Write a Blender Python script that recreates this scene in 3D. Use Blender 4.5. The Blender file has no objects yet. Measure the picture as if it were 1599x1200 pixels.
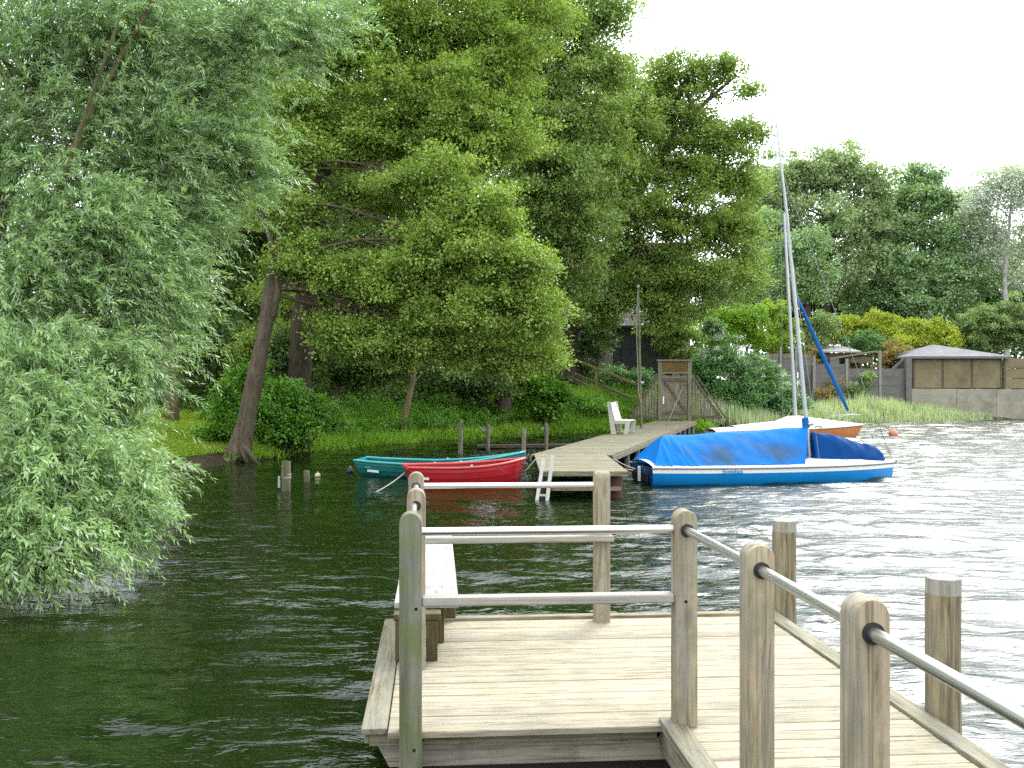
import bpy, bmesh, math, random
import numpy as np
from mathutils import Vector, Matrix

random.seed(7)
RNG = np.random.default_rng(11)
SC = bpy.context.scene
COL = SC.collection
F = 1554.6            # focal length in photo pixels (35 mm lens on a 36 mm sensor, 1599 px)
EYE = 2.1


def P(px, py, Y):
    return np.array([(px - 799.5) / F * Y, Y, EYE - (py - 599.5) / F * Y])


def V3(a):
    return np.array(a, float)


def nrm(a):
    a = np.asarray(a, float)
    return a / (np.linalg.norm(a, axis=-1, keepdims=True) + 1e-9)


# ------------------------------------------------------------------ objects
def thing(name, label, cat, loc=(0, 0, 0), rotz=0.0, group=None):
    o = bpy.data.objects.new(name, None)
    o.empty_display_size = 0.2
    COL.objects.link(o)
    o.location = loc
    o.rotation_euler = (0, 0, rotz)
    o['label'] = label
    o['category'] = cat
    if group:
        o['group'] = group
    return o


def tag(o, label, cat, group=None):
    o['label'] = label
    o['category'] = cat
    if group:
        o['group'] = group
    return o


def mesh_obj(name, me, mat, parent=None, kind=None):
    o = bpy.data.objects.new(name, me)
    COL.objects.link(o)
    if mat is not None:
        me.materials.append(mat)
    if parent is not None:
        o.parent = parent
    if kind:
        o['kind'] = kind
    return o


def np_mesh(name, verts, quads, smooth=False):
    """fast mesh of quads (or tris) from numpy arrays"""
    verts = np.ascontiguousarray(verts, dtype=np.float32).reshape(-1, 3)
    quads = np.ascontiguousarray(quads, dtype=np.int32)
    n, k = quads.shape
    me = bpy.data.meshes.new(name)
    me.vertices.add(len(verts))
    me.vertices.foreach_set('co', verts.ravel())
    me.loops.add(n * k)
    me.loops.foreach_set('vertex_index', quads.ravel())
    me.polygons.add(n)
    me.polygons.foreach_set('loop_start', np.arange(0, n * k, k, dtype=np.int32))
    me.polygons.foreach_set('loop_total', np.full(n, k, dtype=np.int32))
    if smooth:
        me.polygons.foreach_set('use_smooth', np.ones(n, dtype=bool))
    me.update(calc_edges=True)
    return me


class MB:
    def __init__(self):
        self.v = []
        self.f = []

    def add(self, verts, faces):
        n = len(self.v)
        self.v.extend([tuple(map(float, p)) for p in verts])
        self.f.extend([tuple(i + n for i in f) for f in faces])

    def box(self, x0, x1, y0, y1, z0, z1, M=None):
        vs = [(x0, y0, z0), (x1, y0, z0), (x1, y1, z0), (x0, y1, z0),
              (x0, y0, z1), (x1, y0, z1), (x1, y1, z1), (x0, y1, z1)]
        if M is not None:
            vs = [tuple(M @ Vector(p)) for p in vs]
        self.add(vs, [(0, 3, 2, 1), (4, 5, 6, 7), (0, 1, 5, 4), (1, 2, 6, 5), (2, 3, 7, 6), (3, 0, 4, 7)])

    def beam(self, p0, p1, w, h, up=(0, 0, 1)):
        p0, p1 = Vector(p0), Vector(p1)
        d = (p1 - p0)
        L = d.length
        d.normalize()
        u = Vector(up)
        s = d.cross(u)
        if s.length < 1e-4:
            s = Vector((1, 0, 0))
        s.normalize()
        u = s.cross(d)
        M = Matrix((s, d, u)).transposed().to_4x4()
        M.translation = p0
        self.box(-w / 2, w / 2, 0, L, -h / 2, h / 2, M)

    def tube(self, pts, rad, n=8, caps=True):
        pts = [Vector(p) for p in pts]
        if not hasattr(rad, '__len__'):
            rad = [rad] * len(pts)
        rings = []
        ref = None
        for i, p in enumerate(pts):
            a = pts[max(0, i - 1)]
            b = pts[min(len(pts) - 1, i + 1)]
            d = (b - a).normalized()
            if ref is None:
                ref = Vector((1, 0, 0)) if abs(d.x) < 0.9 else Vector((0, 1, 0))
            s = (ref - d * ref.dot(d)).normalized()
            ref = s
            t = d.cross(s)
            rings.append([p + (s * math.cos(k * 2 * math.pi / n) + t * math.sin(k * 2 * math.pi / n)) * rad[i] for k in range(n)])
        vs = [q for r in rings for q in r]
        fs = []
        for i in range(len(pts) - 1):
            for k in range(n):
                a = i * n + k
                b = i * n + (k + 1) % n
                fs.append((a, b, b + n, a + n))
        if caps:
            fs.append(tuple(range(n - 1, -1, -1)))
            fs.append(tuple((len(pts) - 1) * n + k for k in range(n)))
        self.add(vs, fs)

    def prism(self, outline, y0, y1, axis='y'):
        """outline of (x,z) extruded along y (or of (y,z) extruded along x)"""
        n = len(outline)
        if axis == 'y':
            a = [(x, y0, z) for x, z in outline]
            b = [(x, y1, z) for x, z in outline]
        else:
            a = [(y1, x, z) for x, z in outline]
            b = [(y0, x, z) for x, z in outline]
        fs = [tuple(range(n)), tuple(range(2 * n - 1, n - 1, -1))]
        for i in range(n):
            j = (i + 1) % n
            fs.append((j, i, i + n, j + n))
        self.add(a + b, fs)

    def grid(self, pts):
        """pts: rows of points"""
        r = len(pts)
        c = len(pts[0])
        self.add([p for row in pts for p in row],
                 [(i * c + j, i * c + j + 1, (i + 1) * c + j + 1, (i + 1) * c + j) for i in range(r - 1) for j in range(c - 1)])

    def build(self, name, mat, parent=None, smooth=False, bevel=0.0, seg=2, auto=None):
        me = bpy.data.meshes.new(name)
        me.from_pydata(self.v, [], self.f)
        me.update()
        if bevel > 0:
            bm = bmesh.new()
            bm.from_mesh(me)
            bmesh.ops.recalc_face_normals(bm, faces=bm.faces)
            ed = [e for e in bm.edges if len(e.link_faces) == 2 and e.calc_face_angle(0) > math.radians(40)]
            bmesh.ops.bevel(bm, geom=ed, offset=bevel, segments=seg, profile=0.5, affect='EDGES')
            bm.to_mesh(me)
            bm.free()
        if smooth:
            me.polygons.foreach_set('use_smooth', np.ones(len(me.polygons), dtype=bool))
            if auto:
                bm = bmesh.new()
                bm.from_mesh(me)
                for e in bm.edges:
                    if len(e.link_faces) == 2 and e.calc_face_angle(0) > math.radians(auto):
                        e.smooth = False
                bm.to_mesh(me)
                bm.free()
        return mesh_obj(name, me, mat, parent)


# ------------------------------------------------------------------ materials
class NT:
    def __init__(self, name):
        self.m = bpy.data.materials.new(name)
        self.m.use_nodes = True
        self.t = self.m.node_tree
        self.t.nodes.clear()
        self.out = self.t.nodes.new('ShaderNodeOutputMaterial')

    def n(self, typ, **kw):
        nd = self.t.nodes.new(typ)
        for k, v in kw.items():
            if k in nd.inputs:
                if hasattr(v, 'links') or isinstance(v, bpy.types.NodeSocket):
                    self.t.links.new(v, nd.inputs[k])
                else:
                    nd.inputs[k].default_value = v
            else:
                setattr(nd, k, v)
        return nd

    def link(self, a, b):
        self.t.links.new(a, b)

    def ramp(self, fac, stops):
        r = self.t.nodes.new('ShaderNodeValToRGB')
        el = r.color_ramp.elements
        while len(el) > 1:
            el.remove(el[-1])
        el[0].position = stops[0][0]
        el[0].color = (*stops[0][1], 1)
        for p, c in stops[1:]:
            e = el.new(p)
            e.color = (*c, 1)
        self.link(fac, r.inputs['Fac'])
        return r.outputs['Color']

    def mix(self, fac, a, b, mode='MIX'):
        nd = self.t.nodes.new('ShaderNodeMix')
        nd.data_type = 'RGBA'
        nd.blend_type = mode
        for sock, v in ((nd.inputs[0], fac), (nd.inputs[6], a), (nd.inputs[7], b)):
            if isinstance(v, bpy.types.NodeSocket):
                self.link(v, sock)
            elif hasattr(v, '__len__'):
                sock.default_value = (*v[:3], 1)
            else:
                sock.default_value = v
        return nd.outputs[2]

    def coords(self, scale=(1, 1, 1), kind='Object'):
        tc = self.t.nodes.new('ShaderNodeTexCoord')
        mp = self.t.nodes.new('ShaderNodeMapping')
        mp.inputs['Scale'].default_value = scale
        self.link(tc.outputs[kind], mp.inputs['Vector'])
        return mp.outputs['Vector']

    def noise(self, vec, scale, detail=4, rough=0.55, dist=0.0):
        nd = self.n('ShaderNodeTexNoise', Scale=scale, Detail=detail, Roughness=rough, Distortion=dist)
        self.link(vec, nd.inputs['Vector'])
        return nd.outputs['Fac']

    def math(self, op, a, b=0.0):
        nd = self.t.nodes.new('ShaderNodeMath')
        nd.operation = op
        for s, v in ((nd.inputs[0], a), (nd.inputs[1], b)):
            if isinstance(v, bpy.types.NodeSocket):
                self.link(v, s)
            else:
                s.default_value = v
        return nd.outputs[0]

    def bump(self, h, strength=0.3, dist=0.02):
        nd = self.n('ShaderNodeBump', Strength=strength, Distance=dist)
        self.link(h, nd.inputs['Height'])
        return nd.outputs['Normal']

    def principled(self, color, rough=0.6, spec=0.4, metal=0.0, normal=None):
        b = self.t.nodes.new('ShaderNodeBsdfPrincipled')
        for sock, v in ((b.inputs['Base Color'], color), (b.inputs['Roughness'], rough)):
            if isinstance(v, bpy.types.NodeSocket):
                self.link(v, sock)
            elif hasattr(v, '__len__'):
                sock.default_value = (*v[:3], 1)
            else:
                sock.default_value = v
        b.inputs['Specular IOR Level'].default_value = spec
        b.inputs['Metallic'].default_value = metal
        if normal is not None:
            self.link(normal, b.inputs['Normal'])
        return b

    def done(self, shader):
        self.link(shader.outputs[0], self.out.inputs['Surface'])
        return self.m


def wood(name, c_light, c_mid, c_dark, axis='z', moss=None, moss_amt=0.0, streak=1.0, bump=0.35, wet=0.0, grain=(1.7, 26.0), grey=0.5):
    """weathered timber, grain along one object axis"""
    k = 0.455
    c_light, c_mid, c_dark = [tuple(q * k for q in c) for c in (c_light, c_mid, c_dark)]
    if moss:
        moss = tuple(q * k for q in moss)
    m = NT(name)
    long_, cross = grain
    sc = {'x': (long_, cross, cross), 'y': (cross, long_, cross), 'z': (cross, cross, long_)}[axis]
    geo = m.n('ShaderNodeNewGeometry')
    rnd = geo.outputs['Random Per Island']
    vec = m.coords(sc)
    off = m.n('ShaderNodeVectorMath', operation='ADD')
    comb = m.n('ShaderNodeCombineXYZ')
    r40 = m.math('MULTIPLY', rnd, 40.0)
    m.link(r40, comb.inputs[0]); m.link(r40, comb.inputs[1]); m.link(r40, comb.inputs[2])
    m.link(vec, off.inputs[0]); m.link(comb.outputs[0], off.inputs[1])
    v = off.outputs[0]
    g = m.noise(v, 1.0, 6, 0.66, 1.1)
    base = m.ramp(g, [(0.33, c_dark), (0.455, c_mid), (0.58, c_light), (0.78, c_light)])
    # broad blotches of weathering
    vb = m.coords((1, 1, 1))
    bl = m.noise(vb, 3.1, 3, 0.6)
    blr = m.ramp(bl, [(0.35, (0.72, 0.70, 0.66)), (0.62, (1.08, 1.05, 1.0))])
    base = m.mix(0.55 * streak, base, m.mix(1.0, base, blr, 'MULTIPLY'))
    # one board differs from the next
    rr = m.ramp(rnd, [(0.0, (0.80, 0.79, 0.77)), (0.5, (1.0, 0.99, 0.97)), (1.0, (1.12, 1.10, 1.05))])
    base = m.mix(1.0, base, rr, 'MULTIPLY')
    # fine drying cracks along the grain
    fs = {'x': (long_ * 0.8, cross * 2.6, cross * 2.6), 'y': (cross * 2.6, long_ * 0.8, cross * 2.6), 'z': (cross * 2.2, cross * 2.2, long_ * 0.7)}[axis]
    fo = m.n('ShaderNodeVectorMath', operation='ADD')
    m.link(m.coords(fs), fo.inputs[0]); m.link(comb.outputs[0], fo.inputs[1])
    fc = m.noise(fo.outputs[0], 1.0, 3, 0.6, 0.4)
    fcr = m.ramp(fc, [(0.36, (1, 1, 1)), (0.47, (0, 0, 0))])
    base = m.mix(m.math('MULTIPLY', fcr, 0.62), base, c_dark)
    # grey weathering in long patches
    wsc = {'x': (1.2, 9, 9), 'y': (9, 1.2, 9), 'z': (9, 9, 1.2)}[axis]
    wn = m.noise(m.coords(wsc), 1.0, 4, 0.6, 0.5)
    lum = sum(c_mid) / 3
    base = m.mix(m.math('MULTIPLY', m.ramp(wn, [(0.46, (0, 0, 0)), (0.66, (1, 1, 1))]), grey), base, (lum * 0.88, lum * 0.89, lum * 0.86))
    # knots
    vo = m.n('ShaderNodeTexVoronoi', Scale=1.0)
    ksc = {'x': (1.6, 9, 9), 'y': (9, 1.6, 9), 'z': (7, 7, 2.4)}[axis]
    m.link(m.coords(ksc), vo.inputs['Vector'])
    kn = m.ramp(vo.outputs['Distance'], [(0.08, (1, 1, 1)), (0.20, (0, 0, 0))])
    base = m.mix(m.math('MULTIPLY', kn, 0.7), base, tuple(x * 0.48 for x in c_mid))
    if moss:
        mn = m.noise(vb, 5.0, 5, 0.65)
        mf = m.ramp(mn, [(0.60 - 0.25 * moss_amt, (0, 0, 0)), (0.78 - 0.2 * moss_amt, (1, 1, 1))])
        base = m.mix(m.math('MULTIPLY', mf, min(1.0, 0.45 + moss_amt * 0.4)), base, moss)
    bp = m.bump(g, bump, 0.006)
    return m.done(m.principled(base, 0.78 - wet * 0.4, 0.25 + wet * 0.2, 0, bp))


def plain(name, col, rough=0.5, spec=0.5, metal=0.0, var=0.12, nscale=6.0, bump=0.0, dirt=None, dirt_amt=0.3):
    m = NT(name)
    v = m.coords()
    n = m.noise(v, nscale, 5, 0.6)
    c = m.mix(1.0, col, m.ramp(n, [(0.3, (1 - var,) * 3), (0.7, (1 + var,) * 3)]), 'MULTIPLY')
    if dirt:
        n2 = m.noise(v, nscale * 0.45, 6, 0.7)
        c = m.mix(m.math('MULTIPLY', m.ramp(n2, [(0.48, (0, 0, 0)), (0.7, (1, 1, 1))]), dirt_amt), c, dirt)
    nb = m.bump(n, bump, 0.01) if bump else None
    return m.done(m.principled(c, rough, spec, metal, nb))


def leaf_mat(name, dark, mid, light, trans=0.42, rough=0.5, spec=0.35, under=None, clump=0.6, tcol=(1.15, 1.25, 0.5)):
    gain = 2.05
    dark, mid, light = [tuple(min(0.6, q * gain) for q in c) for c in (dark, mid, light)]
    m = NT(name)
    geo = m.n('ShaderNodeNewGeometry')
    v = m.coords()
    n = m.noise(v, clump, 3, 0.6)
    f = m.math('ADD', m.math('MULTIPLY', geo.outputs['Random Per Island'], 0.5), m.math('MULTIPLY', m.math('SUBTRACT', n, 0.25), 1.0))
    c = m.ramp(f, [(0.1, dark), (0.5, mid), (0.92, light)])
    if under:
        c2 = m.mix(geo.outputs['Backfacing'], c, under)
    else:
        c2 = c
    b = m.principled(c2, rough, spec)
    tr = m.n('ShaderNodeBsdfTranslucent')
    m.link(m.mix(1.0, c, tcol, 'MULTIPLY'), tr.inputs['Color'])
    mx = m.n('ShaderNodeMixShader')
    mx.inputs[0].default_value = trans
    m.link(b.outputs[0], mx.inputs[1])
    m.link(tr.outputs[0], mx.inputs[2])
    return m.done(mx)


def bark_mat(name, a, b, moss=(0.05, 0.07, 0.025), amt=0.4):
    m = NT(name)
    v = m.coords((7, 7, 1.6))
    n = m.noise(v, 1.4, 7, 0.7, 0.8)
    c = m.ramp(n, [(0.32, a), (0.62, b)])
    n2 = m.noise(m.coords(), 1.6, 5, 0.65)
    c = m.mix(m.math('MULTIPLY', m.ramp(n2, [(0.45, (0, 0, 0)), (0.65, (1, 1, 1))]), amt), c, moss)
    return m.done(m.principled(c, 0.9, 0.15, 0, m.bump(n, 0.9, 0.04)))


M = {}
# pier timber
CL, CM, CD = (0.60, 0.53, 0.39), (0.45, 0.385, 0.265), (0.17, 0.14, 0.095)
M['deck'] = wood('decking_timber', (0.80, 0.71, 0.53), (0.68, 0.60, 0.43), (0.23, 0.19, 0.135), 'x', bump=0.5, grain=(3.4, 62.0), grey=0.25)
M['edge'] = wood('edge_board_timber', (0.56, 0.52, 0.38), (0.45, 0.41, 0.28), (0.20, 0.17, 0.11), 'y', moss=(0.30, 0.30, 0.14), moss_amt=0.3)
M['edge_x'] = wood('rim_board_timber', (0.66, 0.59, 0.40), (0.52, 0.45, 0.28), (0.16, 0.13, 0.075), 'x', moss=(0.22, 0.23, 0.09), moss_amt=0.3)
M['beam'] = wood('beam_timber', (0.80, 0.72, 0.57), (0.64, 0.56, 0.43), (0.18, 0.14, 0.09), 'x', moss=(0.14, 0.15, 0.07), moss_amt=0.2)
M['post'] = wood('post_timber', (0.76, 0.645, 0.47), (0.60, 0.50, 0.355), (0.24, 0.185, 0.13), 'z', moss=(0.36, 0.38, 0.25), moss_amt=0.55, bump=0.5)
M['post_moss'] = wood('mossy_post_timber', (0.40, 0.40, 0.33), (0.31, 0.315, 0.25), (0.16, 0.16, 0.12), 'z', moss=(0.25, 0.30, 0.09), moss_amt=0.75, bump=0.5)
M['rail_wood'] = wood('grey_rail_timber', (0.80, 0.76, 0.68), (0.68, 0.63, 0.55), (0.36, 0.32, 0.26), 'x')
M['pile'] = wood('pile_timber', (0.60, 0.50, 0.32), (0.46, 0.37, 0.22), (0.16, 0.12, 0.07), 'z', moss=(0.30, 0.31, 0.16), moss_amt=0.4, bump=0.6)
M['pile_top'] = wood('bleached_pile_timber', (0.68, 0.66, 0.60), (0.58, 0.55, 0.48), (0.30, 0.28, 0.22), 'z', bump=0.6)
M['wet'] = wood('wet_timber', (0.10, 0.055, 0.035), (0.06, 0.032, 0.02), (0.02, 0.013, 0.01), 'x', wet=0.8)
M['leg'] = wood('olive_leg_timber', (0.26, 0.21, 0.10), (0.18, 0.14, 0.065), (0.08, 0.06, 0.03), 'z', moss=(0.15, 0.15, 0.05), moss_amt=0.3)
M['plank_pale'] = wood('springboard_timber', (0.95, 0.93, 0.89), (0.85, 0.83, 0.78), (0.6, 0.57, 0.52), 'y', bump=0.15)
M['jetty'] = wood('jetty_timber', (0.56, 0.51, 0.34), (0.43, 0.385, 0.235), (0.17, 0.15, 0.09), 'x', moss=(0.26, 0.27, 0.13), moss_amt=0.4)
M['jetty_pale'] = wood('jetty_pale_timber', (0.50, 0.45, 0.33), (0.38, 0.33, 0.23), (0.18, 0.15, 0.10), 'y')
M['stake'] = wood('stake_timber', (0.45, 0.42, 0.35), (0.33, 0.30, 0.24), (0.15, 0.13, 0.10), 'z')
M['stake_moss'] = wood('mossy_stake_timber', (0.36, 0.34, 0.22), (0.26, 0.25, 0.15), (0.11, 0.10, 0.06), 'z', moss=(0.20, 0.22, 0.09), moss_amt=0.5)
M['gate'] = wood('gate_timber', (0.56, 0.50, 0.36), (0.42, 0.37, 0.26), (0.16, 0.135, 0.09), 'z', moss=(0.30, 0.33, 0.17), moss_amt=0.4)
M['gate_brown'] = wood('brown_brace_timber', (0.34, 0.27, 0.19), (0.25, 0.195, 0.135), (0.06, 0.045, 0.03), 'x')
M['sign'] = wood('yellowed_sign_timber', (0.36, 0.25, 0.055), (0.28, 0.19, 0.04), (0.13, 0.09, 0.025), 'x')
M['yellow_wood'] = wood('yellow_handrail_timber', (0.48, 0.38, 0.16), (0.38, 0.29, 0.11), (0.18, 0.13, 0.05), 'x')
M['white_wood'] = plain('white_painted_wood', (0.46, 0.45, 0.40), 0.6, 0.3, 0, 0.08, 9, 0.1, (0.34, 0.34, 0.28), 0.35)
M['grey_wood'] = wood('grey_board_timber', (0.32, 0.29, 0.25), (0.24, 0.215, 0.18), (0.11, 0.10, 0.08), 'x')
M['steel'] = plain('satin_steel', (0.54, 0.53, 0.51), 0.30, 0.5, 0.95, 0.05, 8)
M['rubber'] = plain('black_rubber', (0.015, 0.014, 0.014), 0.6, 0.4)
M['bolt'] = plain('dark_bolt_hole', (0.01, 0.008, 0.006), 0.8, 0.2)
M['red'] = plain('red_gelcoat', (0.42, 0.012, 0.02), 0.32, 0.5, 0, 0.10, 3, 0, (0.24, 0.02, 0.025), 0.3)
M['red_rim'] = plain('red_gunwale', (0.46, 0.05, 0.045), 0.3, 0.5, 0, 0.1, 4)
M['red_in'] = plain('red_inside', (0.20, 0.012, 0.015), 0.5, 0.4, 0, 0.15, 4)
M['teal'] = plain('teal_gelcoat', (0.012, 0.155, 0.145), 0.32, 0.5, 0, 0.12, 3, 0, (0.01, 0.08, 0.08), 0.3)
M['teal_rim'] = plain('teal_gunwale', (0.03, 0.30, 0.30), 0.3, 0.5, 0, 0.1, 4)
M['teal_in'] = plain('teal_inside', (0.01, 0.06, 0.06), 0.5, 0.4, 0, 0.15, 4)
M['white'] = plain('white_gelcoat', (0.80, 0.78, 0.75), 0.3, 0.5, 0, 0.05, 4, 0, (0.55, 0.48, 0.42), 0.22)
M['white_trim'] = plain('white_trim', (0.80, 0.81, 0.80), 0.4, 0.5, 0, 0.04, 5)
M['label'] = plain('pale_sticker', (0.62, 0.62, 0.60), 0.5, 0.4, 0, 0.1, 40)
M['blue'] = plain('blue_gelcoat', (0.005, 0.22, 0.56), 0.28, 0.5, 0, 0.10, 2.5, 0, (0.006, 0.11, 0.32), 0.35)
M['navy'] = plain('navy_transom', (0.006, 0.035, 0.12), 0.4, 0.5, 0, 0.15, 5)
M['black'] = plain('dark_opening', (0.006, 0.008, 0.015), 0.6, 0.3)
M['strake'] = plain('grey_rubbing_strake', (0.14, 0.13, 0.12), 0.6, 0.3)
M['orange'] = plain('orange_gelcoat', (0.47, 0.17, 0.05), 0.35, 0.5, 0, 0.10, 3, 0, (0.38, 0.10, 0.03), 0.3)
M['alu'] = plain('pale_aluminium_mast', (0.40, 0.405, 0.41), 0.42, 0.5, 0.4, 0.05, 3)
M['wire'] = plain('steel_rigging_wire', (0.22, 0.24, 0.22), 0.5, 0.5, 0.5)
M['sail_blue'] = plain('blue_sail_cover', (0.008, 0.10, 0.32), 0.75, 0.2, 0, 0.2, 6, 0.2)
M['rope'] = plain('grey_rope', (0.34, 0.32, 0.26), 0.9, 0.1)
M['buoy_o'] = plain('orange_buoy', (0.55, 0.19, 0.10), 0.5, 0.4)
M['buoy_k'] = plain('black_buoy', (0.012, 0.012, 0.014), 0.5, 0.4)
M['buoy_y'] = plain('yellowed_buoy', (0.42, 0.36, 0.20), 0.6, 0.3)
M['concrete'] = plain('concrete', (0.30, 0.27, 0.21), 0.9, 0.15, 0, 0.18, 1.6, 0.3, (0.12, 0.115, 0.095), 0.6)
M['concrete_d'] = plain('dark_concrete_panel', (0.155, 0.145, 0.135), 0.9, 0.15, 0, 0.2, 2.2, 0.3, (0.09, 0.095, 0.07), 0.5)
M['con_post'] = plain('pale_concrete_post', (0.25, 0.245, 0.22), 0.85, 0.2, 0, 0.15, 4, 0.2, (0.2, 0.2, 0.16), 0.4)
M['panel'] = plain('olive_brown_panel', (0.21, 0.172, 0.098), 0.8, 0.2, 0, 0.2, 1.2, 0.15, (0.085, 0.065, 0.045), 0.6)
M['felt'] = plain('grey_roofing_felt', (0.17, 0.17, 0.175), 0.9, 0.2, 0, 0.2, 1.8, 0.4, (0.26, 0.26, 0.25), 0.5)
M['felt_pale'] = plain('pale_roof_sheet', (0.29, 0.29, 0.27), 0.8, 0.2, 0, 0.2, 3, 0.3, (0.2, 0.2, 0.17), 0.5)
M['tan'] = wood('tan_board', (0.52, 0.41, 0.24), (0.40, 0.31, 0.17), (0.16, 0.11, 0.06), 'x')
M['hut'] = plain('dark_hut_boards', (0.085, 0.083, 0.080), 0.8, 0.2, 0, 0.25, 2, 0.2)
M['hut_roof'] = plain('dark_hut_roof', (0.07, 0.075, 0.078), 0.85, 0.2, 0, 0.25, 2, 0.2)
M['roof_red'] = plain('dark_red_roof', (0.16, 0.055, 0.04), 0.85, 0.2, 0, 0.25, 2, 0.3)
M['glass'] = plain('window_glass', (0.10, 0.14, 0.15), 0.08, 0.7, 0, 0.2, 1)
M['stone'] = plain('bank_stone', (0.24, 0.20, 0.17), 0.9, 0.2, 0, 0.3, 3, 0.5)


def brick_mat():
    m = NT('red_brick')
    b = m.n('ShaderNodeTexBrick', Scale=4.0)
    b.inputs['Color1'].default_value = (0.26, 0.085, 0.05, 1)
    b.inputs['Color2'].default_value = (0.33, 0.12, 0.07, 1)
    b.inputs['Mortar'].default_value = (0.30, 0.27, 0.23, 1)
    m.link(m.coords((1, 1, 1)), b.inputs['Vector'])
    return m.done(m.principled(b.outputs['Color'], 0.9, 0.15))


M['brick'] = brick_mat()


def tarp_mat(name, base, stain=None, dark=None):
    m = NT(name)
    v = m.coords()
    n = m.noise(v, 2.0, 4, 0.6)
    c = m.mix(1.0, base, m.ramp(n, [(0.3, (0.85, 0.9, 0.92)), (0.7, (1.1, 1.08, 1.05))]), 'MULTIPLY')
    if stain:
        # two big smoky smudges with cloudy edges, and a faint third
        for (cx, cz, sx, sz, k) in ((1.55, 0.60, 0.62, 0.30, 0.9), (2.85, 0.66, 0.70, 0.33, 0.9), (0.85, 0.70, 0.25, 0.2, 0.4), (2.2, 0.9, 0.4, 0.2, 0.35)):
            tc = m.n('ShaderNodeTexCoord')
            mp = m.n('ShaderNodeMapping')
            mp.inputs['Location'].default_value = (-cx / sx, 0, -cz / sz)
            mp.inputs['Scale'].default_value = (1 / sx, 0.0, 1 / sz)
            m.link(tc.outputs['Object'], mp.inputs['Vector'])
            ln = m.n('ShaderNodeVectorMath', operation='LENGTH')
            m.link(mp.outputs[0], ln.inputs[0])
            e = m.math('ADD', ln.outputs['Value'], m.math('MULTIPLY', m.math('SUBTRACT', m.noise(m.coords((1, 0.3, 1)), 3.2, 5, 0.6), 0.5), 1.5))
            c = m.mix(m.math('MULTIPLY', m.ramp(e, [(0.25, (1, 1, 1)), (1.05, (0, 0, 0))]), k), c, stain)
    w = m.noise(m.coords((1, 1, 1)), 9.0, 5, 0.6, 0.6)
    return m.done(m.principled(c, 0.7, 0.08, 0, m.bump(w, 0.25, 0.02)))


M['tarp'] = tarp_mat('blue_tarpaulin', (0.003, 0.128, 0.42), stain=(0.035, 0.075, 0.13))
M['tarp_dark'] = tarp_mat('dark_blue_canvas', (0.0015, 0.040, 0.155))

# foliage
M['alder_leaf'] = leaf_mat('alder_leaf', (0.05, 0.08, 0.014), (0.118, 0.17, 0.034), (0.2, 0.255, 0.065), 0.36)
M['tall_leaf'] = leaf_mat('tall_tree_leaf', (0.052, 0.082, 0.022), (0.115, 0.164, 0.046), (0.19, 0.245, 0.085), 0.34)
M['oak_leaf'] = leaf_mat('oak_leaf', (0.05, 0.078, 0.017), (0.108, 0.156, 0.034), (0.175, 0.225, 0.062), 0.34)
M['willow_leaf'] = leaf_mat('willow_leaf', (0.046, 0.08, 0.022), (0.108, 0.17, 0.055), (0.195, 0.262, 0.12), 0.30, 0.38, 0.55, under=(0.30, 0.38, 0.27), clump=0.9, tcol=(1.1, 1.25, 0.55))
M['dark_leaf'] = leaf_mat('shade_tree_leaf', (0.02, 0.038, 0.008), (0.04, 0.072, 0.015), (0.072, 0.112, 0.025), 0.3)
M['far_leaf'] = leaf_mat('far_tree_leaf', (0.085, 0.118, 0.058), (0.145, 0.19, 0.095), (0.2, 0.245, 0.13), 0.3)  # distance haze put into the leaf colours as extra paleness
M['far_leaf_b'] = leaf_mat('far_tree_leaf_fresh', (0.07, 0.118, 0.055), (0.13, 0.19, 0.092), (0.195, 0.255, 0.13), 0.3)  # fresher green, with the same haze paleness in its colours
M['poplar_leaf'] = leaf_mat('white_poplar_leaf', (0.13, 0.16, 0.13), (0.24, 0.27, 0.235), (0.36, 0.39, 0.36), 0.3, 0.5, 0.4, under=(0.55, 0.58, 0.55))
M['gold_leaf'] = leaf_mat('golden_hedge_leaf', (0.055, 0.09, 0.009), (0.175, 0.205, 0.018), (0.42, 0.38, 0.055), 0.35, clump=1.5)
M['thuja_leaf'] = leaf_mat('conifer_hedge_leaf', (0.05, 0.10, 0.010), (0.11, 0.19, 0.016), (0.19, 0.27, 0.03), 0.3, clump=1.5)
M['lime_leaf'] = leaf_mat('lime_shrub_leaf', (0.055, 0.10, 0.012), (0.13, 0.20, 0.022), (0.24, 0.29, 0.045), 0.35, clump=1.2)
M['grey_leaf'] = leaf_mat('grey_green_shrub_leaf', (0.05, 0.085, 0.030), (0.11, 0.155, 0.058), (0.19, 0.235, 0.10), 0.3, clump=1.0)
M['elder_leaf'] = leaf_mat('elder_leaf', (0.028, 0.068, 0.022), (0.065, 0.13, 0.042), (0.13, 0.21, 0.085), 0.3, clump=1.2)
M['flower'] = plain('cream_blossom', (0.55, 0.58, 0.46), 0.8, 0.2)
M['rust_leaf'] = leaf_mat('rusty_shrub_leaf', (0.08, 0.06, 0.02), (0.16, 0.115, 0.04), (0.24, 0.18, 0.07), 0.3)
M['bank_leaf'] = leaf_mat('bank_plant_leaf', (0.026, 0.065, 0.008), (0.058, 0.135, 0.014), (0.11, 0.20, 0.028), 0.35, clump=1.0)
M['grass'] = leaf_mat('long_grass_blade', (0.05, 0.1, 0.009), (0.105, 0.19, 0.016), (0.18, 0.265, 0.034), 0.35, clump=0.7)
M['lawn'] = leaf_mat('lawn_blade', (0.075, 0.12, 0.012), (0.13, 0.195, 0.018), (0.20, 0.255, 0.03), 0.35, clump=0.5)
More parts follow.
